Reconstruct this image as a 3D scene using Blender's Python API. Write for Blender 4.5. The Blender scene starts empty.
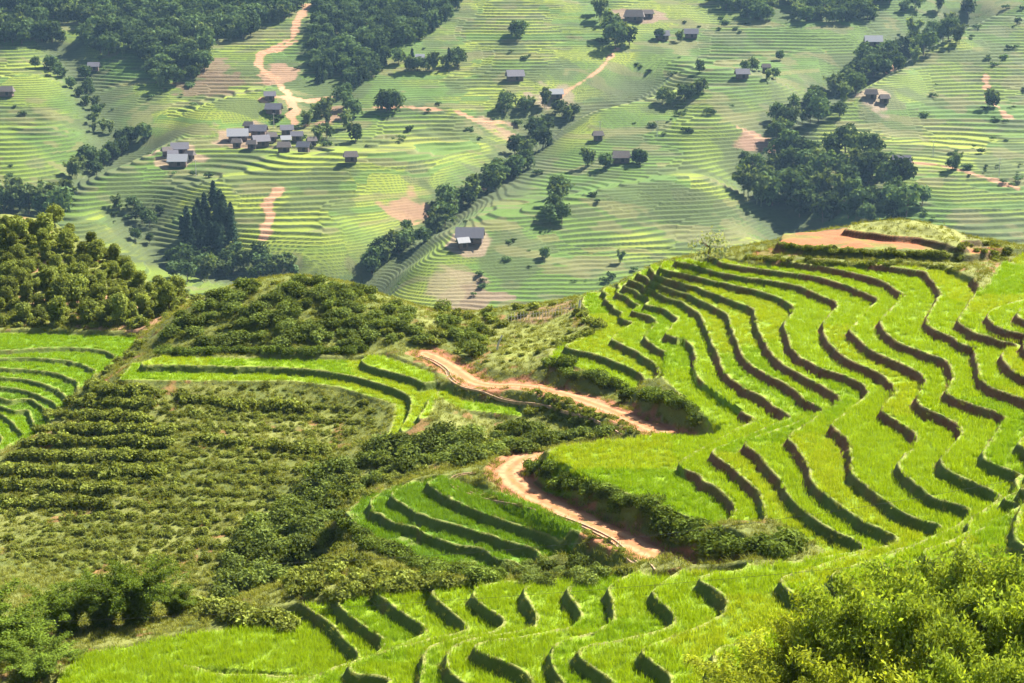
import bpy, math, random
import numpy as np
random.seed(7); rng = np.random.default_rng(7)
R = math.radians
scene = bpy.context.scene
COL = scene.collection

# ------------------------------------------------------------------ camera, sky, sun, exposure
PITCH, FPX = R(14.0), 1624.0
cam_d = bpy.data.cameras.new('camera'); cam = bpy.data.objects.new('camera', cam_d); COL.objects.link(cam)
cam.location = (0, 0, 0); cam.rotation_euler = (R(90) - PITCH, 0, 0)
cam_d.sensor_width = 36.0; cam_d.lens = FPX * 36.0 / 1024.0
cam_d.clip_start = 0.5; cam_d.clip_end = 6000
scene.camera = cam
SUN_EL, SUN_AZ = R(47), R(50)            # azimuth from +Y (away from the camera) towards +X (right)
sv = np.array([math.sin(SUN_AZ) * math.cos(SUN_EL), math.cos(SUN_AZ) * math.cos(SUN_EL), math.sin(SUN_EL)])
world = bpy.data.worlds.new('World'); scene.world = world; world.use_nodes = True
wn = world.node_tree.nodes; wl = world.node_tree.links
sky = wn.new('ShaderNodeTexSky'); sky.sky_type = 'NISHITA'; sky.sun_disc = False
sky.sun_elevation = SUN_EL; sky.sun_rotation = SUN_AZ
wl.new(sky.outputs[0], wn['Background'].inputs[0]); wn['Background'].inputs[1].default_value = 0.05
sun_d = bpy.data.lights.new('sun', 'SUN'); sun_d.energy = 5.0; sun_d.angle = R(0.5); sun_d.color = (1.0, 0.95, 0.86)
sun = bpy.data.objects.new('sun', sun_d); COL.objects.link(sun)
from mathutils import Vector
sun.rotation_euler = Vector(-sv).to_track_quat('-Z', 'Y').to_euler()
sun.location = (150, 120, 180)
vs = scene.view_settings
vs.view_transform = 'Standard'; vs.look = 'None'; vs.exposure = 1.92; vs.gamma = 1.0; vs.use_curve_mapping = False
cy = scene.cycles
cy.use_denoising = True; cy.max_bounces = 5; cy.diffuse_bounces = 3; cy.transmission_bounces = 3; cy.volume_bounces = 0
cy.use_adaptive_sampling = True; cy.adaptive_threshold = 0.02; cy.caustics_reflective = False; cy.caustics_refractive = False

# ------------------------------------------------------------------ helpers
CP, SP = math.cos(PITCH), math.sin(PITCH)
def ray(px, py):
    x = (np.asarray(px, float) - 512) / FPX; u = (341.5 - np.asarray(py, float)) / FPX
    return x, CP + SP * u, -SP + CP * u
def unproj(px, py, z):                    # the point of that sight line at height z
    dx, dy, dz = ray(px, py); t = np.asarray(z, float) / dz
    return dx * t, dy * t
def project(x, y, z):
    f = y * CP - z * SP; u = y * SP + z * CP
    return 512 + FPX * x / f, 341.5 - FPX * u / f
def sm(t): t = np.clip(t, 0, 1); return t * t * (3 - 2 * t)
_tab = rng.random((256, 256))
def vnoise(x, y):                         # tiling value noise, 0..1
    xi = np.floor(x).astype(int); yi = np.floor(y).astype(int); fx = sm(x - xi); fy = sm(y - yi)
    a = _tab[xi & 255, yi & 255]; b = _tab[(xi + 1) & 255, yi & 255]; c = _tab[xi & 255, (yi + 1) & 255]; d = _tab[(xi + 1) & 255, (yi + 1) & 255]
    return (a * (1 - fx) + b * fx) * (1 - fy) + (c * (1 - fx) + d * fx) * fy
def fbm(x, y, o=3):
    s = 0; a = 0.5; n = 0
    for k in range(o): s = s + a * vnoise(x * 2 ** k + 17 * k, y * 2 ** k + 31 * k); n += a; a *= 0.5
    return s / n
def seg_dist(x, y, pl):                   # distance to a plan polyline
    d = np.full(np.shape(x), 1e9)
    for (ax, ay), (bx, by) in zip(pl[:-1], pl[1:]):
        vx, vy = bx - ax, by - ay; L = vx * vx + vy * vy + 1e-9
        t = np.clip(((x - ax) * vx + (y - ay) * vy) / L, 0, 1)
        d = np.minimum(d, np.hypot(x - ax - t * vx, y - ay - t * vy))
    return d
def inside(x, y, pg):
    r = np.zeros(np.shape(x), bool); n = len(pg); j = n - 1
    for i in range(n):
        (xi, yi), (xj, yj) = pg[i], pg[j]
        if yi != yj:
            r ^= ((yi > y) != (yj > y)) & (x < (xj - xi) * (y - yi) / (yj - yi) + xi)
        j = i
    return r
def sdf(x, y, pg):                        # >0 inside
    d = seg_dist(x, y, list(pg) + [pg[0]])
    return np.where(inside(x, y, pg), d, -d)
HS = 0.70                                 # vertical scale of the terrace steps about level 6
def zz(z): return -33.0 + (z + 33.0) * HS
def plan(pts): return [tuple(float(v) for v in unproj(p, q, zz(z))) for p, q, z in pts]

def mesh_np(name, V, F, mats, col=None, fmat=None, smooth=True, colname='Col'):
    V = np.asarray(V, np.float32); F = np.asarray(F, np.int32); k = F.shape[1]
    me = bpy.data.meshes.new(name)
    me.vertices.add(len(V)); me.vertices.foreach_set('co', V.ravel())
    me.loops.add(F.size); me.loops.foreach_set('vertex_index', F.ravel())
    me.polygons.add(len(F)); me.polygons.foreach_set('loop_start', np.arange(0, F.size, k, dtype=np.int32))
    for m in mats: me.materials.append(m)
    if fmat is not None: me.polygons.foreach_set('material_index', np.asarray(fmat, np.int32))
    me.polygons.foreach_set('use_smooth', np.full(len(F), smooth))
    if col is not None:
        a = me.attributes.new(colname, 'FLOAT_COLOR', 'POINT')
        c = np.ones((len(V), 4), np.float32); c[:, :3] = col; a.data.foreach_set('color', c.ravel())
    me.update(calc_edges=True); me.validate()
    return me
def link(name, me, parent=None, loc=None):
    o = bpy.data.objects.new(name, me); COL.objects.link(o)
    if parent is not None: o.parent = parent
    if loc is not None: o.location = loc
    return o
def tag(o, label=None, cat=None, group=None, kind=None):
    if label: o['label'] = label
    if cat: o['category'] = cat
    if group: o['group'] = group
    if kind: o['kind'] = kind
    return o

# ------------------------------------------------------------------ materials
def nmat(name):
    m = bpy.data.materials.new(name); m.use_nodes = True
    n = m.node_tree.nodes; b = n['Principled BSDF']
    b.inputs['Specular IOR Level'].default_value = 0.15; b.inputs['Roughness'].default_value = 0.9
    return m, n, m.node_tree.links, b
def ground_mat(name, fine, amt, bump, dist):
    m, n, l, b = nmat(name)
    at = n.new('ShaderNodeAttribute'); at.attribute_name = 'Col'
    tc = n.new('ShaderNodeNewGeometry')
    t1 = n.new('ShaderNodeTexNoise'); t1.inputs['Scale'].default_value = fine; t1.inputs['Detail'].default_value = 5; t1.inputs['Roughness'].default_value = 0.7
    t2 = n.new('ShaderNodeTexNoise'); t2.inputs['Scale'].default_value = fine * 0.13; t2.inputs['Detail'].default_value = 3
    l.new(tc.outputs['Position'], t1.inputs['Vector']); l.new(tc.outputs['Position'], t2.inputs['Vector'])
    ad = n.new('ShaderNodeMath'); ad.operation = 'ADD'; l.new(t1.outputs[0], ad.inputs[0]); l.new(t2.outputs[0], ad.inputs[1])
    mr = n.new('ShaderNodeMapRange'); mr.inputs[1].default_value = 0.6; mr.inputs[2].default_value = 1.4
    mr.inputs[3].default_value = 1 - amt; mr.inputs[4].default_value = 1 + amt; l.new(ad.outputs[0], mr.inputs[0])
    mx = n.new('ShaderNodeMix'); mx.data_type = 'RGBA'; mx.blend_type = 'MULTIPLY'; mx.inputs[0].default_value = 1
    l.new(at.outputs['Color'], mx.inputs[6]); l.new(mr.outputs[0], mx.inputs[7]); l.new(mx.outputs[2], b.inputs['Base Color'])
    bp = n.new('ShaderNodeBump'); bp.inputs['Strength'].default_value = bump; bp.inputs['Distance'].default_value = dist
    l.new(t1.outputs[0], bp.inputs['Height']); l.new(bp.outputs[0], b.inputs['Normal'])
    return m
def leaf_mat(name, c, trans=0.35, var=0.25, tr_col=None):
    m = bpy.data.materials.new(name); m.use_nodes = True; n = m.node_tree.nodes; l = m.node_tree.links
    n.remove(n['Principled BSDF']); out = n['Material Output']
    at = n.new('ShaderNodeAttribute'); at.attribute_name = 'Col'
    oi = n.new('ShaderNodeObjectInfo')
    mr = n.new('ShaderNodeMapRange'); mr.inputs[3].default_value = 1 - var; mr.inputs[4].default_value = 1 + var; l.new(oi.outputs['Random'], mr.inputs[0])
    mx = n.new('ShaderNodeMix'); mx.data_type = 'RGBA'; mx.blend_type = 'MULTIPLY'; mx.inputs[0].default_value = 1
    mx.inputs[6].default_value = (*c, 1); l.new(at.outputs['Color'], mx.inputs[7])
    m2 = n.new('ShaderNodeMix'); m2.data_type = 'RGBA'; m2.blend_type = 'MULTIPLY'; m2.inputs[0].default_value = 1
    l.new(mx.outputs[2], m2.inputs[6]); l.new(mr.outputs[0], m2.inputs[7])
    d = n.new('ShaderNodeBsdfDiffuse'); t = n.new('ShaderNodeBsdfTranslucent'); l.new(m2.outputs[2], d.inputs[0])
    tc = n.new('ShaderNodeMix'); tc.data_type = 'RGBA'; tc.blend_type = 'MULTIPLY'; tc.inputs[0].default_value = 1
    l.new(m2.outputs[2], tc.inputs[6]); tc.inputs[7].default_value = (*(tr_col or (1.25, 1.2, 0.5)), 1); l.new(tc.outputs[2], t.inputs[0])
    s = n.new('ShaderNodeMixShader'); s.inputs[0].default_value = trans
    l.new(d.outputs[0], s.inputs[1]); l.new(t.outputs[0], s.inputs[2]); l.new(s.outputs[0], out.inputs[0])
    return m
def plain_mat(name, c, rough=0.85, scale=3.0, amt=0.3, stretch=(1, 1, 1), bump=0.2):
    m, n, l, b = nmat(name); b.inputs['Roughness'].default_value = rough
    tc = n.new('ShaderNodeTexCoord'); mp = n.new('ShaderNodeMapping'); mp.inputs['Scale'].default_value = stretch
    l.new(tc.outputs['Object'], mp.inputs[0])
    t = n.new('ShaderNodeTexNoise'); t.inputs['Scale'].default_value = scale; t.inputs['Detail'].default_value = 4; l.new(mp.outputs[0], t.inputs['Vector'])
    r = n.new('ShaderNodeValToRGB'); l.new(t.outputs[0], r.inputs[0])
    r.color_ramp.elements[0].position = 0.3; r.color_ramp.elements[1].position = 0.7
    r.color_ramp.elements[0].color = (*[v * (1 - amt) for v in c], 1); r.color_ramp.elements[1].color = (*[min(v * (1 + amt), .9) for v in c], 1)
    l.new(r.outputs[0], b.inputs['Base Color'])
    bp = n.new('ShaderNodeBump'); bp.inputs['Strength'].default_value = bump; bp.inputs['Distance'].default_value = 0.05; l.new(t.outputs[0], bp.inputs['Height']); l.new(bp.outputs[0], b.inputs['Normal'])
    return m
M_NEAR = ground_mat('near_ground', 5.0, 0.35, 0.7, 0.12)
M_ROAD = ground_mat('packed_earth', 4.0, 0.16, 0.4, 0.05)
M_FAR = ground_mat('far_ground', 0.55, 0.22, 0.5, 0.5)
M_RICE = leaf_mat('rice_leaf', (0.235, 0.352, 0.013), 0.45, 0.12, (1.15, 1.1, 0.5))
M_RICE2 = leaf_mat('rice_leaf_light', (0.275, 0.36, 0.018), 0.45, 0.12, (1.15, 1.1, 0.5)); M_RICE3 = leaf_mat('rice_leaf_deep', (0.185, 0.315, 0.013), 0.45, 0.12, (1.15, 1.1, 0.5)); M_RICE4 = leaf_mat('young_rice_leaf', (0.135, 0.25, 0.018), 0.42, 0.12, (1.15, 1.1, 0.5))
M_GRASS = leaf_mat('wild_grass', (0.17, 0.19, 0.035), 0.35, 0.3)
M_SHRUB = leaf_mat('shrub_leaf', (0.112, 0.148, 0.034), 0.32, 0.35)
M_SCRUB = leaf_mat('scrub_leaf', (0.165, 0.195, 0.040), 0.32, 0.3)
M_HEDGE = leaf_mat('hedge_leaf', (0.10, 0.14, 0.024), 0.25, 0.3)
M_TREE = leaf_mat('broad_leaf', (0.165, 0.20, 0.045), 0.34, 0.35)
M_BAM = leaf_mat('bamboo_leaf', (0.175, 0.24, 0.03), 0.4, 0.2)
M_BAMD = leaf_mat('dark_bamboo_leaf', (0.115, 0.175, 0.026), 0.36, 0.2)
M_YEL = leaf_mat('young_leaf', (0.24, 0.29, 0.03), 0.4, 0.12)
M_FART = leaf_mat('far_leaf', (0.064, 0.102, 0.038), 0.28, 0.5)
M_FARB = leaf_mat('far_bamboo_leaf', (0.098, 0.140, 0.055), 0.3, 0.4)
M_CON = leaf_mat('conifer_needle', (0.040, 0.068, 0.036), 0.15, 0.25)
M_PALE = leaf_mat('pale_leaf', (0.24, 0.28, 0.16), 0.4, 0.1)
M_BARK = plain_mat('bark', (0.13, 0.09, 0.06), 0.9, 6, 0.35, (1, 1, 0.2))
M_CULM = plain_mat('bamboo_culm', (0.16, 0.19, 0.06), 0.6, 4, 0.3)
M_WALL = plain_mat('weathered_timber', (0.12, 0.085, 0.07), 0.85, 5, 0.4, (6, 6, 0.5))
M_ROOFG = plain_mat('grey_shingle', (0.15, 0.14, 0.155), 0.75, 3, 0.25, (3, 1, 1))
M_ROOFB = plain_mat('sheet_roof', (0.29, 0.285, 0.29), 0.7, 2, 0.12, (4, 1, 1))
M_ROOFD = plain_mat('thatch', (0.12, 0.10, 0.09), 0.9, 4, 0.35, (4, 1, 1))
M_DOOR = plain_mat('dark_door', (0.035, 0.028, 0.025), 0.8, 4, 0.3)
M_WHITE = plain_mat('white_wash', (0.66, 0.65, 0.62), 0.8, 2, 0.12)
M_POST = plain_mat('weathered_pole', (0.50, 0.46, 0.40), 0.8, 4, 0.25)
M_CONC = plain_mat('concrete_channel', (0.36, 0.23, 0.14), 0.9, 3, 0.3)
M_WIRE = plain_mat('cable', (0.03, 0.03, 0.03), 0.5, 4, 0.1)
M_MUD = plain_mat('wet_channel_bed', (0.17, 0.12, 0.08), 0.5, 3, 0.25)

# ------------------------------------------------------------------ near terrain: heights read off the terrace edges
H, Z6 = 0.9 * HS, -33.0
def zl(n): return Z6 + (n - 6) * H
LINES = [  # (level, picture points on the top edge of a terrace bank)
 (1, [(582,305),(588,320),(601,329)]), (1, [(563,347),(580,351),(602,356),(637,372)]),
 (2, [(602,291),(610,307),(631,322)]), (2, [(611,340),(640,352),(656,367)]),
 (3, [(620,290),(632,302),(640,311),(657,321)]), (3, [(644,336),(652,347),(670,355)]),
 (4, [(640,304),(660,307),(677,319)]), (4, [(665,334),(690,341),(696,355),(693,372),(705,387),(730,405),(754,420)]),
 (5, [(627,279),(647,286),(660,296),(679,299),(699,314)]), (5, [(709,335),(711,346),(720,355),(719,367),(735,385),(770,400),(777,412),(789,418)]),
 (6, [(702,301),(727,314)]), (6, [(733,334),(736,340),(741,357),(755,370),(790,385),(810,405),(824,412)]),
 (7, [(654,274),(672,281),(715,294),(754,310)]), (7, [(757,328),(764,340),(775,359),(800,375),(825,388),(839,401)]),
 (8, [(660,269),(690,275),(740,286),(777,296),(794,308)]), (8, [(783,324),(789,350),(803,362),(830,372),(863,380),(868,395)]),
 (9, [(690,261),(700,269),(740,277),(768,280),(800,286),(816,294),(837,304)]), (9, [(823,323),(828,344),(850,362),(878,372),(888,382),(895,392)]),
 (10, [(783,272),(818,276),(850,287),(878,299)]), (10, [(849,330),(867,350),(893,360),(918,371),(924,380)]),
 (11, [(870,277),(885,282),(903,297)]), (11, [(880,319),(885,335),(910,350),(938,357),(954,367),(952,374)]),
 (12, [(922,271),(933,280),(940,295)]), (12, [(928,314),(926,325),(943,335),(980,345),(1007,354)]),
 (13, [(975,278),(980,287)]), (13, [(957,320),(968,332),(1000,345)]),
 (14, [(990,321),(1002,330),(1024,340)]),
 (4, [(679,462),(705,480),(736,502),(732,517)]), (5, [(711,451),(735,472),(760,492),(766,515)]),
 (6, [(747,441),(765,465),(780,480),(785,495),(810,517),(840,535),(865,551)]),
 (7, [(787,437),(807,460),(806,477),(830,500),(865,522),(894,542)]),
 (8, [(832,423),(845,441),(852,458),(850,472),(869,489),(896,510),(943,535)]),
 (9, [(883,410),(898,422),(920,436),(916,445)]), (9, [(900,460),(897,470),(918,487),(948,505),(972,517)]),
 (11, [(947,395),(968,404),(1005,417)]), (10, [(940,465),(958,477),(993,492),(1014,505),(1015,518)]),
 (11, [(982,456),(998,467),(1024,477)]), (12, [(1018,446),(1030,452)]),
 (-3, [(310,611),(322,618),(335,626)]), (-2, [(342,612),(356,621),(374,634)]), (-1, [(389,603),(407,617),(427,629)]),
 (0, [(432,597),(450,612),(470,628)]), (1, [(474,598),(490,612),(505,622)]), (2, [(524,594),(532,607),(536,624)]),
 (3, [(567,593),(582,611),(572,628)]), (4, [(608,589),(614,610),(604,628)]), (5, [(652,590),(657,602),(675,613),(673,628)]),
 (6, [(701,577),(728,600),(720,615)]), (7, [(778,580),(795,595),(818,616)]), (8, [(827,576),(850,592)]), (9, [(880,560),(900,577)]), (10, [(920,553),(940,568)]),
 (11, [(958,547),(975,560)]), (12, [(1014,542),(1030,552)]),
 (-4, [(187,667),(200,673),(262,676),(330,678)]), (0, [(350,662),(370,670),(392,678)]), (3, [(474,646),(500,662),(532,680)]),
 (5, [(575,652),(587,667),(606,677)]), (6, [(641,652),(656,667),(672,681)]), (7, [(712,653),(716,664),(706,682)]), (8, [(795,626),(802,636),(790,650)]),
 # bowl
 (-1, [(430,481),(435,492),(460,505),(505,522),(542,535),(560,547)]), (-2, [(391,497),(402,506),(435,520),(480,532),(537,550)]),
 (-3, [(372,500),(380,517),(417,532),(455,545),(490,557),(520,565)]), (-4, [(347,513),(362,532),(395,547),(425,565),(480,576)]),
 # narrow strips on the nose
 (-3, [(365,365),(408,377),(428,383),(429,398),(417,419)]),
 (-4, [(140,364),(200,366),(300,368),(350,375),(410,393),(412,408),(400,431)]),
 (-5, [(125,379),(200,379),(295,379),(340,385),(396,403),(396,419),(385,438)]),
]
LHALF = [ # left terraces: half steps
 (-8.3, [(0,351),(62,347),(105,350),(115,357)]), (-8.95, [(0,358),(50,358),(75,363),(96,371)]), (-9.6, [(0,368),(50,371),(77,382)]),
 (-10.25, [(0,377),(32,380),(60,390)]), (-10.9, [(0,387),(25,390),(42,398)]), (-11.55, [(0,398),(17,404)]), (-12.2, [(28,405),(31,420),(40,432)]), (-12.85, [(0,413),(22,432)]),
]
RAW = [ # loose height points (px, py, z)
 # road up to the hill and behind it
 (430,355,-40.6),(450,365,-40.7),(472,379,-40.7),(520,384,-40.3),(560,392,-39.8),(620,412,-38.8),(665,433,-38.0),
 (500,468,-38.3),(520,485,-38.3),(560,506,-38.1),(620,535,-37.8),(690,570,-37.5),
 # field edges: lower field above the road bank
 (545,456,-35.6),(600,482,-35.6),(660,505,-35.6),(712,526,-35.6),(600,446,-35.5),(650,440,-35.4),(662,377,-35.6),(686,400,-35.6),(711,422,-35.6),
 (555,356,-38.3),(600,375,-38.3),(632,391,-38.3),(775,521,-33.8),(826,551,-33.8),
 # D crest strip
 (690,573,-33.6),(560,580,-36.4),(450,587,-38.2),(330,602,-40.4),(245,614,-41.6),(760,562,-32.6),
 (90,660,-41.8),(60,683,-42.0),(140,650,-42.0),
 # bowl surround
 (455,480,-39.1),(500,496,-39.0),(560,516,-38.9),(620,545,-38.6),(660,567,-38.3),(570,552,-39.8),(600,560,-39.6),
 (335,525,-45),(350,550,-45.2),(400,572,-45),(470,583,-44),(430,474,-40.6),(390,487,-42.6),(360,497,-43.8),
 # gully shrubs
 (450,455,-42.6),(520,440,-41.8),(580,430,-41.2),(400,465,-44),(350,480,-45.2),(330,500,-46.4),(300,530,-47.2),(260,560,-48.5),(200,592,-49.2),(300,560,-46.8),(250,598,-46.4),
 (440,395,-42),(457,405,-42),(520,413,-41.8),(480,428,-43),
 # left slope
 (250,400,-44.2),(350,410,-44.4),(250,450,-46),(330,450,-45.4),(200,500,-48),(100,420,-46.2),(60,470,-48.6),(100,500,-49),(150,550,-49.8),(30,560,-50.6),(0,480,-49.4),(60,430,-47.2),(110,395,-45.2),
 # mound
 (165,350,-42.2),(250,352,-41.9),(350,350,-41.4),(290,330,-39.4),(200,330,-40.2),(370,330,-39.4),(170,318,-40.4),(228,288,-36.9),(290,276,-35.3),(350,286,-36.3),(185,312,-39.2),(400,309,-38.4),(420,335,-39.7),
 # saddle
 (460,330,-40.2),(480,355,-40.3),(520,350,-39.4),(560,322,-38.9),(500,311,-39.4),(540,308,-38.9),(440,316,-39.9),(575,345,-38.9),
 # left top field and wooded hill
 (50,340,-45.4),(120,338,-45.2),(0,328,-45.5),(100,326,-45.0),(150,330,-44.2),(60,290,-43.4),(0,270,-42.6),(0,214,-36.9),(40,223,-38.8),(0,242,-44.2),(60,226,-40.2),(120,257,-42.2),(172,292,-44),(190,298,-43.6),(140,306,-43.8),
 # top of the hill and the field behind it on the right
 (773,258,-28.5),(800,260,-28.2),(850,263,-27.8),(880,264,-27.5),(918,265,-27.2),(943,267,-26.95),(960,271,-26.8),(720,262,-29.4),(745,258,-28.8),
 (880,226,-27.3),(930,230,-27.2),(800,236,-27.6),(770,247,-28.2),(985,250,-27.0),(1010,244,-27.3),(1020,270,-26.6),(1000,300,-26.1),(1000,275,-26.5),(1015,300,-25.95),
]
WORLD = [ # beyond the picture
 (x, 300, -108) for x in (-130, -80, -40, 0, 40, 80, 130)] + [(x, 235, -66) for x in (-20, 10, 40)] + [
 (-15, 205, -58), (-1, 178, -46.8), (5, 178, -46.8), (-8, 177, -46.8), (12, 179, -46.2), (-14, 183, -46.4), (-3, 188, -56), (8, 187, -55), (-12, 192, -56), (-42, 206, -60), (-50, 222, -65), (-62, 240, -62), (-76, 252, -62), (-95, 256, -60), (-30, 200, -60), (10, 197, -58), (30, 182, -43), (50, 170, -37), (80, 160, -30), (-50, 266, -82), (-90, 275, -80), (60, 200, -48), (100, 190, -40), (90, 120, -22.5), (60, 105, -24.6), (50, 75, -25), (35, 55, -27),
 (20, 50, -31), (0, 50, -34), (-20, 52, -40), (-45, 60, -48), (-60, 90, -52), (-75, 120, -54), (-95, 160, -54), (-100, 200, -52), (-110, 232, -58), (-95, 215, -52), (-80, 247, -56), (-88, 238, -54), (-84, 228, -47), (-34, 86, -44.5), (-36, 100, -48)]
pts = []
for n, pl in LINES + LHALF:
    gap = 1.6 if n < 0 else 3.0
    w = [tuple(float(v) for v in unproj(p, q, zl(n))) for p, q in pl]
    for _ in range(2):                    # round the corners of the traced edge
        w = [w[0]] + [c for a, b in zip(w[:-1], w[1:]) for c in ((.75 * a[0] + .25 * b[0], .75 * a[1] + .25 * b[1]), (.25 * a[0] + .75 * b[0], .25 * a[1] + .75 * b[1]))] + [w[-1]]
    for a, b in zip(w[:-1], w[1:]):
        pass
    W = np.array(w); L_ = np.r_[0, np.cumsum(np.hypot(*np.diff(W, axis=0).T))]; k = max(2, int(math.ceil(L_[-1] / gap)) + 1)
    for t_ in np.linspace(0, L_[-1], k): pts.append((float(np.interp(t_, L_, W[:, 0])), float(np.interp(t_, L_, W[:, 1])), zl(n)))
ends = {}
for n, pl in LINES:                       # the same bank carries on, turned away from the viewer, to the next spur
    a = unproj(*pl[0], zl(n)); b = unproj(*pl[-1], zl(n))
    if n in ends and n >= 0:
        c = ends[n]; L = math.hypot(a[0] - c[0], a[1] - c[1])
        if L < 17:
            k = int(L / 1.5)
            for i in range(1, k): pts.append((c[0] + (a[0] - c[0]) * i / k, c[1] + (a[1] - c[1]) * i / k, zl(n)))
    ends[n] = (float(b[0]), float(b[1]))
for p, q, z in RAW:
    x, y = unproj(p, q, zz(z)); pts.append((x, y, zz(z)))
pts += [(x, y, z if z < -60 else zz(z)) for x, y, z in WORLD]
P = np.array(pts); S = 50.0
def tps_fit(P, lam):
    X = P[:, :2] / S; n = len(X)
    d2 = ((X[:, None] - X[None]) ** 2).sum(-1); K = 0.5 * d2 * np.log(d2 + 1e-12) + lam * np.eye(n)
    Q = np.c_[np.ones(n), X]; A = np.zeros((n + 3, n + 3)); A[:n, :n] = K; A[:n, n:] = Q; A[n:, :n] = Q.T
    return X, np.linalg.solve(A, np.r_[P[:, 2], 0, 0, 0])
TX, TW = tps_fit(P, 1.2e-4)
def tps_eval(x, y):
    sh = np.shape(x); q = np.c_[np.ravel(x), np.ravel(y)] / S; out = np.empty(len(q)); n = len(TX)
    for i in range(0, len(q), 20000):
        c = q[i:i + 20000]; d2 = ((c[:, None] - TX[None]) ** 2).sum(-1)
        out[i:i + 20000] = (0.5 * d2 * np.log(d2 + 1e-12)) @ TW[:n] + TW[n] + c @ TW[n + 1:]
    return out.reshape(sh)
GX0, GY0, GS = -150.0, 40.0, 1.0
gx = np.arange(GX0, 150.1, GS); gy = np.arange(GY0, 312.1, GS)
G = tps_eval(*np.meshgrid(gx, gy))
def cubic(G, x, y):
    fx = np.clip((x - GX0) / GS, 1, len(gx) - 3.001); fy = np.clip((y - GY0) / GS, 1, len(gy) - 3.001)
    ix = fx.astype(int); iy = fy.astype(int); tx = fx - ix; ty = fy - iy
    def w(t): return (-.5*t**3 + t*t - .5*t, 1.5*t**3 - 2.5*t*t + 1, -1.5*t**3 + 2*t*t + .5*t, .5*t**3 - .5*t*t)
    wx = w(tx); wy = w(ty); s = 0
    for a in range(4):
        for b in range(4): s = s + G[iy + b - 1, ix + a - 1] * wx[a] * wy[b]
    return s
RICE_MAIN = plan([(760,266,-29.2),(700,261,-30.2),(660,265,-32),(620,275,-34.6),(598,286,-36.6),(580,299,-38.3),(585,322,-38.3),(596,335,-38.3),(557,345,-38.3),(549,357,-38.3),(600,376,-38.3),(632,391,-38.3),
   (650,376,-37.2),(663,378,-35.65),(686,401,-35.65),(711,423,-35.65),(640,437,-35.65),(560,446,-35.65),(533,455,-35.65),(543,464,-35.65),(600,483,-35.65),(660,506,-35.65),(712,527,-35.65),(772,520,-33.85),(826,552,-33.85)]) + \
   plan([(770,560,-32.6),(690,570,-33.8),(560,577,-36.6),(450,584,-38.4),(330,598,-40.6),(243,611,-41.7),(235,626,-41.9),(150,640,-42.2),(85,655,-42.2),(40,690,-42.2)]) + [(-22, 75), (-10, 52), (30, 50), (60, 60), (85, 100), (85, 150), (62, 150)] + \
   plan([(1024,246,-26.6),(1000,262,-26.4),(984,287,-26.4),(974,280,-26.8),(942,269,-27.2),(915,269,-27.8),(850,270,-28.6),(800,268,-29.3)])
RICE_BOWL = plan([(420,473,-39.3),(452,478,-39.3),(500,500,-39.3),(560,522,-39.3),(592,540,-39.4),(575,556,-40),(540,566,-41),(500,577,-42.1),(425,566,-42.1),(395,548,-42.1),(362,533,-42.1),(346,514,-42.1),(368,494,-42.0)])
RICE_STRIP = plan([(132,356,-42),(330,357,-41.5),(362,355,-41.1),(384,356,-41.1),(434,374,-41.1),(440,392,-41.1),(430,418,-41.2),(402,440,-43.0),(385,440,-42.9),(394,420,-42.9),(394,404,-42.9),(340,387,-42.9),(295,381,-42.9),(200,381,-42.9),(118,380,-42.9)])
RICE_SMALL = plan([(438,391,-42),(446,391,-42),(463,401,-42),(519,409,-42),(522,416,-42),(458,409,-42),(440,400,-42)])
RICE_LEFT = plan([(-60,333,-45.4),(0,330,-45.4),(140,332,-45.0),(132,350,-45.4),(118,362,-45.8),(98,374,-46.4),(80,390,-47.2),(60,408,-48),(42,432,-49.2),(20,446,-50),(-60,450,-50.2)])
def grade(x, y, pl, zs):                  # distance to a road and the road's height at the nearest point
    d = np.full(np.shape(x), 1e9); zr = np.zeros(np.shape(x))
    for (ax, ay), (bx, by), za, zb in zip(pl[:-1], pl[1:], zs[:-1], zs[1:]):
        vx, vy = bx - ax, by - ay; L = vx * vx + vy * vy + 1e-9
        t = np.clip(((x - ax) * vx + (y - ay) * vy) / L, 0, 1); dd = np.hypot(x - ax - t * vx, y - ay - t * vy)
        zr = np.where(dd < d, za + (zb - za) * t, zr); d = np.minimum(d, dd)
    return d, zr
def smooth_road(px):
    P3 = np.array([(*plan([p])[0], zz(p[2])) for p in px])
    for _ in range(3):
        a = .75 * P3[:-1] + .25 * P3[1:]; b = .25 * P3[:-1] + .75 * P3[1:]; q = np.empty((2 * len(a), 3)); q[0::2] = a; q[1::2] = b; P3 = np.r_[P3[:1], q, P3[-1:]]
    return [tuple(v) for v in P3[:, :2]], list(P3[:, 2])
def near_raw(x, y): return cubic(G, x, y)
RICE_POLYS = [(RICE_MAIN, 1.0, zz(-43), 0), (RICE_BOWL, 1.0, zz(-42.0), zz(-39.3)), (RICE_STRIP, 1.0, zz(-42.9), zz(-41.1)), (RICE_LEFT, 0.65, -60, zl(-8.3))]
FLOORS = [(plan([(p, q, z) for p, q in pl]), zz(z), hi_) for z, pl, hi_ in [
  (-35.7, [(533,455),(560,446),(640,437),(711,422),(756,421),(679,463),(732,518),(712,527),(660,506),(600,483),(543,464)], 1),
  (-33.9, [(766,515),(866,552),(826,553),(773,520)], 1),
  (-38.4, [(580,299),(585,322),(601,329),(563,347),(637,372),(632,391),(600,376),(549,357),(557,345),(596,335)], 0),
  (-35.7, [(663,377),(668,345),(690,340),(706,387),(756,421),(711,424),(686,401)], 1),
  (-42.0, [(85,656),(235,624),(243,609),(332,596),(312,611),(336,627),(345,660),(330,676),(185,666)], 0)]]
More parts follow.
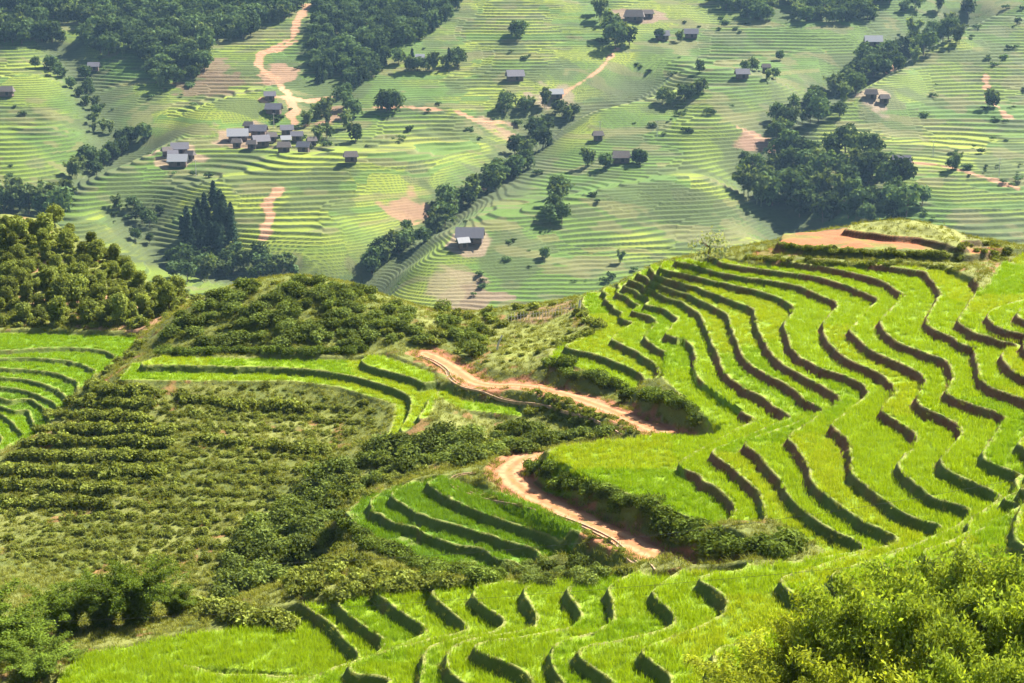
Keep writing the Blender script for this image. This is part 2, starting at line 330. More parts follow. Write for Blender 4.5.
def near_fields(x, y):
    z0 = near_raw(x, y)
    e = 0.15
    gxx = (near_raw(x + e, y) - near_raw(x - e, y)) / (2 * e); gyy = (near_raw(x, y + e) - near_raw(x, y - e)) / (2 * e)
    g = np.hypot(gxx, gyy) + 0.02
    z0w = z0 + 0.07 * (fbm(x * 0.5, y * 0.5, 2) - 0.5) + 0.03 * (vnoise(x * 1.7, y * 1.7) - .5)
    z = z0.copy(); rice = np.zeros_like(z); riser = np.zeros_like(z); lip = np.zeros_like(z); pid = np.zeros(z.shape, int)
    zc = z0w
    for pg, zf, hi_ in FLOORS: sd = sdf(x, y, pg); zc = np.where(sd > 0, np.maximum(zc, zf + .3), zc); zc = np.where((sd > .7) & bool(hi_), np.minimum(zc, zf + .45), zc)
    for k, (pg, hs, lo, hi) in enumerate(RICE_POLYS):
        s = sdf(x, y, pg); m = s > -0.6
        h = H * hs; u = (np.clip(zc, lo + .35 * h, hi + h * .45) - Z6) / h; n = np.floor(u); fr = u - n
        d = (1 - fr) * h / g; dlo = fr * h / g; run = h / g
        w = np.minimum(0.34, 0.5 * run)
        t = sm(1 - d / w)
        zq = Z6 + h * (n + t) + 0.10 * np.exp(-(dlo / 0.18) ** 2)
        bl = sm((s + 0.35) / 0.4)
        z = np.where(m, z * (1 - bl) + zq * bl, z)
        ins = s > 0
        ri = np.where(ins, sm((w + 0.12 - d) / 0.12), 0); li = np.where(ins, sm((0.24 - dlo) / 0.1), 0)
        li = np.maximum(li, np.where(ins, sm((0.3 - s) / 0.15), 0))
        rice = np.where(ins, (1 - ri) * (1 - li), rice); riser = np.maximum(riser, ri); lip = np.maximum(lip, li * (1 - ri)); pid = np.where(ins, k + 1, pid)
    s = sdf(x, y, RICE_SMALL); bl = sm((s + .3) / .3); z = z * (1 - bl) + zz(-42.0) * bl; rice = np.where(s > 0.15, 1, rice); pid = np.where(s > 0, 3, pid)
    # hill-top tiers
    return z0, z, rice, riser, lip, pid, g
# roads, plan lines
ROAD_A, ROAD_AZ = smooth_road([(425,352,-40.6),(440,359,-40.6),(455,368,-40.7),(470,380,-40.7),(495,385,-40.6),(520,383,-40.3),(560,391,-39.8),(600,404,-39.2),(640,421,-38.4),(670,435,-37.9),(690,445,-37.6)])
ROAD_B, ROAD_BZ = smooth_road([(540,448,-38.5),(512,463,-38.3),(507,473,-38.3),(525,490,-38.3),(560,507,-38.1),(600,526,-37.9),(640,545,-37.7),(690,570,-37.5),(720,590,-37.2)])
FOOT = plan([(38,452,-48.4),(62,430,-47.2),(80,408,-46.4),(98,388,-45.4),(105,375,-44.7),(125,362,-43.6)])
PATH_T = plan([(137,306,-43.8),(160,303,-43.8),(192,296,-43.6),(215,292,-43.6)])
HILLSOIL = plan([(745,255,-28.4),(790,234,-27),(846,227,-27),(850,232,-27),(950,246,-27),(1000,247,-27),(985,255,-27),(930,250,-27),(850,247,-27),(790,243,-27),(760,257,-28.4)])
HILLTOP = plan([(846,230,-26.2),(852,224,-26.2),(900,221,-26.2),(945,226,-26.2),(975,240,-26.2),(955,245,-26.2),(893,237,-26.2)])
TIER2 = plan([(782,242,-27),(813,248,-27),(880,251,-27),(948,253,-27),(985,250,-27),(965,238,-27),(920,224,-27),(850,226,-27),(795,233,-27)])
MOUND = plan([(152,345,-42),(165,318,-40.4),(225,292,-37.8),(290,281,-36.3),(360,289,-37),(412,312,-38.6),(425,340,-39.8),(360,347,-41.2),(250,350,-41.8)])
SADDLE = plan([(480,362,-40.3),(520,322,-39.3),(575,312,-38.8),(585,335,-38.7),(552,352,-38.8),(530,375,-40)])
PLOT = plan([(505,318,-39.3),(520,309,-39),(575,303,-38.6),(578,314,-38.6),(540,322,-39)])
BANKSOIL = plan([(462,345,-40.4),(480,345,-40.4),(490,362,-40.5),(470,362,-40.6)])
WOODED = plan([(-80,330,-45),(0,330,-45),(150,332,-44.5),(200,300,-43.6),(172,288,-44),(120,253,-42.2),(60,222,-40.2),(0,203,-39),(-80,200,-39)])
def lerp(c, d, t): return c * (1 - t[..., None]) + np.array(d) * t[..., None]
def near_surface(x, y, want_col=True):
    z0, z, rice, riser, lip, pid, g = near_fields(x, y)
    # hill-top: two raised tiers
    wb = 3.2 * (fbm(x * .22 + 2, y * .22, 3) - .5); s2 = sdf(x, y, TIER2) + wb; s3 = sdf(x, y, HILLTOP) + wb
    b2 = sm((s2 + .5) / .6); z = np.where((s2 < 0) & (s2 > -6) & (pid == 0) & (y < 152), np.minimum(z, zz(-27.0) - .68 - .02 * s2), z); z = np.where(s2 > -.5, z * (1 - b2) + zz(-27.0) * b2, z)
    b3 = sm((s3 + .5) / .6); dome = zz(-26.2) + 0.05 + 0.9 * sm(s3 / 4.5); z = np.where(s3 > -.4, z * (1 - b3) + dome * b3, z)
    ra, za = grade(x, y, ROAD_A, ROAD_AZ); rb, zb = grade(x, y, ROAD_B, ROAD_BZ); rd = np.minimum(ra, rb)
    gr = sm((2.6 - rd) / 1.1); z = z * (1 - gr) + np.where(ra < rb, za, zb) * gr
    wob = 0.35 * (fbm(x * .6, y * .6, 2) - .5)
    rwid = np.where(ra < rb, .82, 1.05); road = sm((rwid + wob - rd) / 0.3)
    z = z - 0.14 * sm((1.8 - rd) / .5) + 0.03 * (fbm(x * 1.3, y * 1.3, 2) - .5) * road
    rice = rice * (1 - road)
    wild = (pid == 0)
    z = z + np.where(wild & (road < .1), 0.35 * (fbm(x * .35, y * .35, 3) - .5), 0)
    if not want_col: return z, rice, riser, lip, pid, road, s2, s3
    n1 = fbm(x * .12, y * .12, 3); n2 = fbm(x * .8, y * .8, 3); n3 = fbm(x * 3.1, y * 3.1, 2)
    c = np.zeros(x.shape + (3,)) + np.array((0.125, 0.140, 0.028))
    c = lerp(c, (0.15, 0.16, 0.038), sm((n1 - .42) / .2)); c = lerp(c, (0.075, 0.095, 0.02), sm((n2 - .5) / .15) * .7)
    soil = np.array((0.30, 0.13, 0.055))
    c = lerp(c, soil * .8, sm((n2 - .62) / .05) * sm((n1 - .48) / .1) * .6)
    sw = sdf(x, y, WOODED); c = lerp(c, (0.34, 0.19, 0.10), np.where(sw > 0, sm((fbm(x * .1 + 5, y * .22 + 9, 3) - .56) / .05), 0))
    c = lerp(c, (0.20, 0.22, 0.045), sm(sdf(x, y, SADDLE) / 2) * (0.6 + .4 * n2))
    c = lerp(c, (0.20, 0.12, 0.06), sm(sdf(x, y, PLOT) / .6) * .8)
    c = lerp(c, (0.33, 0.15, 0.07), sm(sdf(x, y, BANKSOIL) / .5) * .8)
    hs = sdf(x, y, HILLSOIL); c = lerp(c, (0.285, 0.105, 0.042), sm((hs + .3 + 2.0 * (n2 - .5)) / .5) * (1 - .75 * sm((fbm(x * .45 + 31, y * .45, 3) - .52) / .08)))
    c = lerp(c, (0.19, 0.20, 0.05), sm((s3) / .25)); 
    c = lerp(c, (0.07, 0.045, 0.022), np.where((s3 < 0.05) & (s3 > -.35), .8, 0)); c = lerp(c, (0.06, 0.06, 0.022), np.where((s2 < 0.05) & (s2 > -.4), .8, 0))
    fd = seg_dist(x, y, FOOT); c = lerp(c, (0.33, 0.14, 0.07), sm((1.1 - fd + 1.6 * (n2 - .5)) / .5) * .9)
    c = lerp(c, (0.42, 0.25, 0.14), sm((0.9 - seg_dist(x, y, PATH_T)) / .3))
    # road shoulders: bare red earth where the bank was cut
    c = lerp(c, (0.30, 0.125, 0.06), np.where(wild, sm((2.0 - rd + 1.2 * (n2 - .55)) / .5), 0))
    # rice floor, banks
    ricec = np.array((0.16, 0.235, 0.014)); c = lerp(c, ricec, np.where(pid > 0, 1.0, 0)); c[pid == 2] *= np.array((.6, .75, 1.0)); c[pid == 4] *= np.array((.72, .84, 1.0))
    brown = np.array((0.165, 0.070, 0.032)); green = np.array((0.085, 0.115, 0.018))
    yb = sm((y - 88) / 14) * (pid == 1)
    mixg = np.clip(np.where(pid == 1, (1 - yb) * 1.1 + sm((y - 128) / 8) * .7 * sm((30 - x) / 6), 1.15) + (n2 - .5) * 1.2, 0, 1)
    rc = brown * (1 - mixg[..., None]) + green * mixg[..., None]
    c = c * (1 - riser[..., None]) + rc * riser[..., None]
    c = lerp(c, (0.20, 0.20, 0.055), lip * .85 * sm((n3 - .2) / .3))
    # road
    rut = np.abs(rd - 0.5); rc = lerp(np.zeros_like(c) + np.array((0.32, 0.135, 0.055)), (0.40, 0.215, 0.105), sm((0.35 - rut) / .25) * .8)
    rc = lerp(rc, (0.36, 0.19, 0.10), sm((n2 - .5) / .2) * .6)
    rc = lerp(rc, (0.13, 0.125, 0.035), sm((.22 - rd) / .12) * sm((n2 - .48) / .1) * .8); rc = lerp(rc, (0.22, 0.085, 0.035), sm((n3 - .6) / .1) * .5)
    c = c * (1 - road[..., None]) + rc * road[..., None]
    return z, rice, riser, lip, pid, road, c

# near mesh
na, ny = 1120, 1350
aa = np.linspace(-0.43, 0.43, na); yy = 54.0 * (305.0 / 54.0) ** np.linspace(0, 1, ny)
A2, Y2 = np.meshgrid(aa, yy); X2 = A2 * Y2
Zn, rice, riser, lip, pid, road, cn = near_surface(X2, Y2)
VN = np.stack([X2, Y2, Zn], -1).reshape(-1, 3); CN = cn.reshape(-1, 3)
idx = np.arange(na * ny).reshape(ny, na)
FN = np.stack([idx[:-1, :-1], idx[:-1, 1:], idx[1:, 1:], idx[1:, :-1]], -1).reshape(-1, 4)
cls = np.where(road > .5, 2, np.where(pid > 0, 1, 0)).ravel()[FN[:, 0]]
for k, nm, mt in ((0, 'hillside', M_NEAR), (1, 'rice_terrace', M_NEAR), (2, 'dirt_road', M_ROAD)):
    f = FN[cls == k]; used, inv = np.unique(f, return_inverse=True)
    o = link(nm, mesh_np(nm, VN[used], inv.reshape(-1, 4), [mt], CN[used])); tag(o, kind='structure')
o = None
def near_z(x, y): return near_surface(np.atleast_1d(np.asarray(x, float)), np.atleast_1d(np.asarray(y, float)), False)[0]
LKX, LKY, LKS = -140.0, 50.0, 0.5     # lookup for placing things
lx = np.arange(LKX, 140.1, LKS); ly = np.arange(LKY, 300.1, LKS)
LK = near_surface(*np.meshgrid(lx, ly), False)[0]
def look(x, y):
    ix = np.clip(((x - LKX) / LKS), 0, len(lx) - 1.001); iy = np.clip(((y - LKY) / LKS), 0, len(ly) - 1.001)
    i = ix.astype(int); j = iy.astype(int); tx = ix - i; ty = iy - j
    return (LK[j, i] * (1 - tx) + LK[j, i + 1] * tx) * (1 - ty) + (LK[j + 1, i] * (1 - tx) + LK[j + 1, i + 1] * tx) * ty
TY = np.arange(56, 298, 0.25)
def hit_near(px, py):
    dx, dy, dz = ray(px, py); x = dx / dy * TY; zr = dz / dy * TY
    b = np.nonzero(look(x, TY) > zr)[0]
    if len(b) == 0: return None
    y = TY[b[0]]; return float(dx / dy * y), float(y), float(dz / dy * y)
# the ground between the viewpoint and the fields
xs, ys = np.meshgrid(np.linspace(-60, 60, 90), np.linspace(-25, 54.2, 60))
zv = np.interp(ys, [-25, -6, 2, 54.2], [2, -1.7, -2.2, -36]); edge = near_z(xs[-1].ravel(), ys[-1].ravel()).reshape(-1)
t = sm((ys - 20) / 34.2); zv = zv * (1 - t) + edge[None, :] * t - 0.02 + 0.8 * (fbm(xs * .2, ys * .2) - .5) * (1 - t) - 0.4
cv = np.zeros(xs.shape + (3,)) + np.array((0.11, 0.13, 0.03)); ii = np.arange(xs.size).reshape(xs.shape)
tag(link('viewpoint_slope', mesh_np('viewpoint_slope', np.stack([xs, ys, zv], -1).reshape(-1, 3), np.stack([ii[:-1, :-1], ii[:-1, 1:], ii[1:, 1:], ii[1:, :-1]], -1).reshape(-1, 4), [M_NEAR], cv.reshape(-1, 3))), kind='structure')

# ------------------------------------------------------------------ far slope across the valley
BY = np.array([270, 400, 500, 560, 610, 670, 730, 800, 880, 970, 1090, 1300]); BZ = np.array([-104, -142, -142, -128, -116, -104.5, -93, -77.5, -58.8, -36, -6, 50])
def fbase(y): return 0.5 * (np.interp(y - 9, BY, BZ) + np.interp(y + 9, BY, BZ))
FY = np.arange(500, 1300, 0.8)
def hit_base(px, py):
    dx, dy, dz = ray(px, py); zr = dz / dy * FY; b = np.nonzero(fbase(FY) > zr)[0]; y = FY[b[0]]
    return float(dx / dy * y), float(y)
def fline(pl): return [hit_base(*p) for p in pl]
GUL = [(fline(pl), a, w) for pl, a, w in [
 ([(330,290),(372,262),(415,235),(450,205),(490,180),(525,145),(545,110),(590,95),(640,72)], -9, 20),
 ([(965,8),(900,50),(850,75),(800,105),(775,140),(765,175),(800,215)], -10, 22),
 ([(-30,215),(40,195),(70,178),(110,152),(150,132)], -9, 20), ([(110,150),(100,100),(85,70),(60,40)], -5, 16),
 ([(330,275),(240,258),(165,238),(140,205)], -7, 18)]]
RID = [(fline(pl), a, w) for pl, a, w in [
 ([(65,190),(144,150),(205,118),(262,102)], 6, 17), ([(432,271),(467,253),(502,239),(542,227),(587,210),(631,198),(760,184)], 6, 17),
 ([(436,235),(465,222),(489,198),(529,146),(570,128),(687,104)], 6, 15), ([(787,140),(818,118),(866,103),(910,66),(965,38),(992,27)], 7, 17),
 ([(230,200),(300,175),(400,165)], 4, 25), ([(690,80),(760,90),(720,130)], 4, 22), ([(940,190),(1024,150),(1100,140)], 4, 30)]]
def far_raw(x, y):
    z = fbase(y)
    for pl, a, w in GUL + RID: z = z + 1.2 * a * np.exp(-(seg_dist(x, y, pl) / w) ** 2)
    return z + 9 * (fbm(x / 130 + 3, y / 130 + 8, 3) - .5) + 2.4 * (fbm(x / 34, y / 34, 2) - .5)
FLX, FLY, FLS = -560.0, 260.0, 4.0
flx = np.arange(FLX, 560.1, FLS); fly = np.arange(FLY, 1320.1, FLS)
FG = far_raw(*np.meshgrid(flx, fly))
def flook(x, y):
    ix = np.clip(((x - FLX) / FLS), 1, len(flx) - 3.001); iy = np.clip(((y - FLY) / FLS), 1, len(fly) - 3.001)
    i = ix.astype(int); j = iy.astype(int); tx = ix - i; ty = iy - j
    def w(t): return (-.5*t**3 + t*t - .5*t, 1.5*t**3 - 2.5*t*t + 1, -1.5*t**3 + 2*t*t + .5*t, .5*t**3 - .5*t*t)
    wx = w(tx); wy = w(ty); s = 0
    for a in range(4):
        for b in range(4): s = s + FG[j + b - 1, i + a - 1] * wx[a] * wy[b]
    return s
def hit_far(px, py):
    dx, dy, dz = ray(px, py); zr = dz / dy * FY; b = np.nonzero(flook(dx / dy * FY, FY) > zr)[0]
    if len(b) == 0: return None
    y = FY[b[0]]; x = float(dx / dy * y); return x, float(y), float(flook(np.array([x]), np.array([y]))[0])
def fhline(pl): return [hit_far(*p)[:2] for p in pl]
HF = 1.2
TRACKS = [(fhline(pl), w) for pl, w in [
 ([(308,4),(297,20),(292,38),(270,48),(260,56),(258,66),(275,80),(290,98),(294,112),(290,135)], 2.6), ([(265,50),(280,48),(292,40)], 3), ([(375,107),(420,107),(455,111),(475,120),(505,122)], 1.8), ([(278,188),(268,204),(270,215),(263,238)], 2.6),
 ([(905,161),(935,164),(960,170),(1015,187)], 1.9), ([(618,48),(600,70),(560,96)], 1.3), ([(395,228),(440,215),(490,185)], 1.0), ([(262,100),(290,98),(330,98)], 2.4), ([(985,75),(990,100),(1010,118)], 2.2), ([(900,60),(890,72)], 3), ([(740,128),(770,138)], 2)]]
BARE = [(fhline([p])[0], r, c) for p, r, c in [((404,206), 9, (0.30, .17, .10)), ((470,299), 13, (0.22, .15, .10)), ((205,70), 14, (0.22, .15, .09)), ((330,115), 8, (.3, .18, .11)), ((545,100), 8, (.32, .24, .16)), ((245,138), 14, (.30, .2, .13)), ((275,75), 12, (.34, .2, .12)),
   ((560,90), 9, (.25, .2, .12)), ((755,139), 9, (.3, .17, .11)), ((870,97), 10, (.3, .22, .15)), ((640,18), 14, (.26, .17, .12)), ((182,155), 12, (.30, .21, .13)), ((500,128), 9, (.26, .17, .1)), ((320,123), 6, (.3, .16, .1)), ((445,285), 9, (.24, .2, .1)), ((470,243), 10, (.28, .2, .13)), ((210,85), 16, (.16, .11, .06))]]
nfa, nfy = 1150, 1050
fa = np.linspace(-0.40, 0.40, nfa)
fy = np.r_[np.linspace(275, 530, 50)[:-1], 530 + (1180 - 530) * np.linspace(0, 1, nfy) ** 1.12, np.linspace(1184, 1300, 12)]
A3, Y3 = np.meshgrid(fa, fy); X3 = A3 * Y3
z0 = flook(X3, Y3) + 0.6 * (vnoise(X3 / 9, Y3 / 9) - .5) + 1.6 * (fbm(X3 / 26 + 7, Y3 / 26, 2) - .5)
e = 1.0; gg = np.hypot((flook(X3 + e, Y3) - flook(X3 - e, Y3)) / 2, (flook(X3, Y3 + e) - flook(X3, Y3 - e)) / 2) + .03
patch = fbm(X3 / 45 + 40, Y3 / 45 + 11, 2)
hloc = np.where(patch > .55, .8, np.where(patch > .47, 1.05, 1.35))
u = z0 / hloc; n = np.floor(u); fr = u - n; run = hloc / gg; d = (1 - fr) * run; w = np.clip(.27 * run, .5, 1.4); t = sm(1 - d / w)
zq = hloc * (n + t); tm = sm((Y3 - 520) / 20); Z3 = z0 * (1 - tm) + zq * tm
hsh = np.modf(np.abs(np.sin(np.floor(n / 2) * 12.9898 + np.floor((X3 + 40 * fbm(X3 / 30, Y3 / 30, 2)) / 38) * 78.233)) * 4375.85)[0]
c = np.zeros(X3.shape + (3,)) + np.array((0.108, 0.150, 0.017))
c = lerp(c, (0.185, 0.215, 0.024), sm((fbm(X3 / 70, Y3 / 60 + 3, 2) - .42) / .2) * (.35 + .65 * hsh)); c = lerp(c, (0.060, 0.112, 0.016), sm((fbm(X3 / 50 + 9, Y3 / 50, 2) - .5) / .12) * .8)
c = lerp(c, (0.10, 0.105, 0.04), sm((vnoise(X3 / 14, Y3 / 8) - .72) / .1) * .8)
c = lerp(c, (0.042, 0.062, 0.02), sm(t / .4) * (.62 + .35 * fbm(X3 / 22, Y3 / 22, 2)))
c = lerp(c, (0.13, 0.125, 0.04), sm((hsh - .93) / .02) * .7); c = lerp(c, (0.07, 0.125, 0.022), sm((.12 - hsh) / .04) * .8)
c = lerp(c, (0.055, 0.075, 0.022), sm((fbm(X3 / 26 + 60, Y3 / 20 + 5, 3) - .56) / .06) * .75); c = lerp(c, (0.115, 0.115, 0.04), sm((fbm(X3 / 18 + 20, Y3 / 10 + 45, 3) - .63) / .05) * .8)
for pl, a_, w_ in GUL: c = lerp(c, (0.05, 0.065, 0.024), sm(1.2 - seg_dist(X3, Y3, pl) / w_) * .9)
for pt, r_, col_ in BARE:
    dd = np.hypot(X3 - pt[0], (Y3 - pt[1]) * .8); c = lerp(c, tuple(v * .75 for v in col_), sm((r_ - dd + r_ * 1.6 * (fbm(X3 / 7, Y3 / 7, 2) - .5)) / 3) * .85)
for pl, w_ in TRACKS: c = lerp(c, (0.33, 0.185, 0.10), sm((w_ - seg_dist(X3, Y3, pl) + (1.2 + w_) * (fbm(X3 / 6, Y3 / 6, 3) - .5) * 1.6) / 1.2))
ii = np.arange(X3.size).reshape(X3.shape)
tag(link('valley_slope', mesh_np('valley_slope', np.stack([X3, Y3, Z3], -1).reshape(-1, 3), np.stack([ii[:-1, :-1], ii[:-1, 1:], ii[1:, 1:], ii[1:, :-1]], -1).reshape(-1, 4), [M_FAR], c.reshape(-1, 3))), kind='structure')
del X3, Y3, A3, c, z0, zq, Z3, u, n, fr, d, w, t, patch, hsh, gg, run
# ------------------------------------------------------------------ leaf-built plants (variants share their meshes)
def unit(v): return v / (np.linalg.norm(v, axis=-1, keepdims=True) + 1e-9)
def leaf_quads(pos, nrm, axis, size, elong, tint):
    """rhombic leaves: pos Nx3, normal, long axis, size N, tint Nx3"""
    ax = unit(axis - nrm * (axis * nrm).sum(-1, keepdims=True)); bx = np.cross(nrm, ax)
    a = ax * (size * elong)[:, None] * .5; b = bx * size[:, None] * .5
    V = np.stack([pos - a, pos + b - a * .1, pos + a, pos - b - a * .1], 1).reshape(-1, 3)
    F = np.arange(len(V)).reshape(-1, 4); C = np.repeat(tint, 4, 0)
    return V, F, C
def lobes_leaves(lobes, n, size, r, elong=1.7, droop=.0, tintvar=.3, hollow=.55, ymix=.12):
    L = np.array([l[:6] for l in lobes]); vol = L[:, 3] * L[:, 4] * L[:, 5]; k = r.choice(len(L), n, p=vol ** .7 / (vol ** .7).sum())
    u = unit(r.normal(size=(n, 3))); rad = hollow + (1 - hollow) * r.random(n) ** .6
    pos = L[k, :3] + u * rad[:, None] * L[k, 3:6] * (1 + .12 * r.normal(size=(n, 1)))
    nrm = unit(u * .7 + r.normal(size=(n, 3)) * .6 + np.array((0, 0, .35)))
    axis = unit(u + r.normal(size=(n, 3)) * .7 + np.array((0, 0, -droop)))
    lt = (1 + tintvar * (r.random(len(L)) - .5) * 1.2)[k]
    t = (lt * (1 + tintvar * (r.random(n) - .5)))[:, None] * np.ones((1, 3))
    y = r.random(n)[:, None] * ymix; t = t * (1 + y * np.array((.9, .45, 0)))
    return leaf_quads(pos, nrm, axis, size * (.65 + .7 * r.random(n)), elong, t)
def tube(pts, r0, r1, sides=6):
    pts = np.array(pts, float); n = len(pts); V = []; F = []
    for i, p in enumerate(pts):
        d = unit((pts[min(i + 1, n - 1)] - pts[max(i - 1, 0)])[None])[0]; up = np.array((1, 0, 0)) if abs(d[2]) > .8 else np.array((0, 0, 1.))
        a = unit(np.cross(d, up)[None])[0]; b = np.cross(d, a); rr = r0 + (r1 - r0) * i / (n - 1)
        for k in range(sides):
            t = 2 * math.pi * k / sides; V.append(p + rr * (math.cos(t) * a + math.sin(t) * b))
    for i in range(n - 1):
        for k in range(sides): F.append((i * sides + k, i * sides + (k + 1) % sides, (i + 1) * sides + (k + 1) % sides, (i + 1) * sides + k))
    return np.array(V), np.array(F), np.ones((len(V), 3))
def join(parts, mats=None):
    V = []; F = []; C = []; M = []; o = 0
    for i, (v, f, c) in enumerate(parts):
        V.append(v); F.append(f + o); C.append(c); M.append(np.full(len(f), mats[i] if mats else 0)); o += len(v)
    return np.concatenate(V), np.concatenate(F), np.concatenate(C), np.concatenate(M)
def mk(name, parts, mats, mi=None):
    V, F, C, M = join(parts, mi); return mesh_np(name, V, F, mats, C, M, smooth=False)

def shrub_mesh(seed, n=950, leaf=.105, mat=None, flat=.75):
    r = np.random.default_rng(seed); lobes = []
    for i in range(7):
        a = r.random() * 6.28; d = .55 * r.random() ** .5; s = .36 + .22 * r.random()
        lobes.append((d * math.cos(a), d * math.sin(a), (.35 + .35 * r.random()) * flat + .05, s, s, s * flat))
    return mk('shrub', [lobes_leaves(lobes, n, leaf, r, 1.6, .1, .45, .5)] + [tube([(0, 0, -.25), (.1 * math.cos(k), .1 * math.sin(k), .3), (.3 * math.cos(k * 2), .3 * math.sin(k * 2), .6)], .03, .012, 4) for k in range(3)], [mat or M_SHRUB, M_BARK], [0, 1, 1, 1])
def crown_lobes(r, h, w, n, z0=.35):
    lobes = [(0, 0, h * .68, w * .5, w * .5, h * .28)]
    for i in range(n):
        a = r.random() * 6.28; zf = z0 + (1 - z0) * r.random(); d = w * .42 * math.sqrt(max(.05, 1 - ((zf - .55) / .5) ** 2)) * (.5 + .6 * r.random()); s = w * (.17 + .13 * r.random())
        lobes.append((d * math.cos(a), d * math.sin(a), zf * h * .9, s, s, s * .85))
    return lobes
def limbs(r, h, w, n, rr):
    P = [tube([(0, 0, -.4), (r.normal() * .03 * h, r.normal() * .03 * h, h * .35), (r.normal() * .04 * h, r.normal() * .04 * h, h * .8)], rr, rr * .3, 6)]
    for i in range(n):
        a = r.random() * 6.28; z = h * (.25 + .4 * r.random()); L = w * (.25 + .2 * r.random())
        P.append(tube([(0, 0, z), (L * .5 * math.cos(a), L * .5 * math.sin(a), z + .1 * h), (L * math.cos(a), L * math.sin(a), z + .2 * h)], rr * .45, rr * .12, 4))
    return P
def broad_parts(seed, h=1., w=.8, n=900, leaf=.09, lob=12):
    r = np.random.default_rng(seed); return limbs(r, h, w, 5, h * .03), [lobes_leaves(crown_lobes(r, h, w, lob, .28), n, leaf, r, 1.6, .1, .4, .5)]
def conifer_leaves(seed, h=1., w=.32, n=500, leaf=.07):
    r = np.random.default_rng(seed); t = r.random(n) ** .8; z = h * (.12 + .88 * t); a = r.random(n) * 6.28
    rad = w * .5 * (1 - t) ** .8 * (.35 + .65 * r.random(n) ** .5) * (1 + .25 * np.sin(z / h * 40)) + .01
    pos = np.c_[rad * np.cos(a), rad * np.sin(a), z]; out = np.c_[np.cos(a), np.sin(a), -.35 + 0 * a]
    nrm = unit(r.normal(size=(n, 3)) * .5 + np.c_[np.cos(a) * .4, np.sin(a) * .4, .8 + 0 * a]); tt = (1 + .4 * (r.random(n) - .5))[:, None] * np.ones((1, 3))
    return leaf_quads(pos, nrm, unit(out), leaf * (.7 + .6 * r.random(n)), 2.0, tt)
def bamboo_parts(seed, culms=14, h=1., spread=.45, per=60, leaf=.05, fan=1.0, low=.22):
    r = np.random.default_rng(seed); stems = []; lv = []
    for i in range(culms):
        a = r.random() * 6.28; lean = spread * (.25 + .75 * r.random()) * fan; hh = h * (.65 + .4 * r.random()); b = r.random() * 6.28; bx, by = .08 * h * math.cos(b), .08 * h * math.sin(b)
        t = np.linspace(0, 1, 8); x = bx + lean * h * t ** 2.2 * math.cos(a); y = by + lean * h * t ** 2.2 * math.sin(a); z = hh * (t * 1.12 - .28 * t ** 3.5) - .05 * h * (t == 0)
        stems.append(tube(np.c_[x, y, z], h * .006, h * .002, 4))
        m = int(per * (.7 + .6 * r.random())); tt = low + (1 - low) * r.random(m) ** .75
        p = np.c_[np.interp(tt, t, x), np.interp(tt, t, y), np.interp(tt, t, z)] + r.normal(size=(m, 3)) * np.array((.042, .042, .035)) * h * (1.25 - .6 * tt)[:, None]
        nr = unit(r.normal(size=(m, 3)) * .6 + np.array((.25 * math.cos(a), .25 * math.sin(a), .6))); axs = unit(r.normal(size=(m, 3)) * .6 + np.array((.5 * math.cos(a), .5 * math.sin(a), -.7)))
        ti = ((.7 + .6 * r.random()) * (1 + .5 * (r.random(m) - .5)))[:, None] * np.ones((1, 3)) * (1 + r.random((m, 1)) * np.array((.35, .2, 0)))
        lv.append(leaf_quads(p, nr, axs, leaf * (.6 + .7 * r.random(m)), 2.6, ti))
    return stems, lv
def grass_mesh(seed, blades, h, rad, wid, bend, mat, tv=.25):
    r = np.random.default_rng(seed); V = []; F = []; C = []
    for i in range(blades):
        a = r.random() * 6.28; d = rad * math.sqrt(r.random()); px, py = d * math.cos(a), d * math.sin(a); b = r.random() * 6.28; L = h * (.7 + .45 * r.random()); k = bend * (.4 + r.random())
        dx, dy = math.cos(b), math.sin(b); wx, wy = -dy * wid * .5, dx * wid * .5; o = len(V)
        for t, ww in ((0, .8), (.55, 1), (1, .15)):
            ox, oy, oz = px + dx * k * L * t * t, py + dy * k * L * t * t, L * (t - .35 * k * t * t)
            V += [(ox - wx * ww, oy - wy * ww, oz), (ox + wx * ww, oy + wy * ww, oz)]
            g = (1 + tv * (r.random() - .5)) * (.9 + .2 * t); C += [(g * (1 + .12 * t), g, g)] * 2
        F += [(o, o + 1, o + 3, o + 2), (o + 2, o + 3, o + 5, o + 4)]
    return mesh_np('tuft', V, F, [mat], np.array(C), smooth=True)

def scatter_tree():
    ng = bpy.data.node_groups.new('scatter', 'GeometryNodeTree')
    ng.interface.new_socket('Geometry', in_out='INPUT', socket_type='NodeSocketGeometry'); ng.interface.new_socket('Kinds', in_out='INPUT', socket_type='NodeSocketCollection'); ng.interface.new_socket('Geometry', in_out='OUTPUT', socket_type='NodeSocketGeometry')
    n = ng.nodes; l = ng.links; gi = n.new('NodeGroupInput'); go = n.new('NodeGroupOutput'); ci = n.new('GeometryNodeCollectionInfo'); ci.inputs['Separate Children'].default_value = True; ci.inputs['Reset Children'].default_value = True
    ip = n.new('GeometryNodeInstanceOnPoints'); ip.inputs['Pick Instance'].default_value = True
    def na(nm, ty):
        a = n.new('GeometryNodeInputNamedAttribute'); a.data_type = ty; a.inputs['Name'].default_value = nm; return [o for o in a.outputs if o.enabled][0]
    l.new(gi.outputs[0], ip.inputs['Points']); l.new(gi.outputs[1], ci.inputs[0]); l.new(ci.outputs[0], ip.inputs['Instance'])
    l.new(na('pick', 'INT'), ip.inputs['Instance Index']); l.new(na('turn', 'FLOAT_VECTOR'), ip.inputs['Rotation']); l.new(na('size', 'FLOAT_VECTOR'), ip.inputs['Scale'])
    l.new(ip.outputs[0], go.inputs[0]); return ng
NG = scatter_tree()
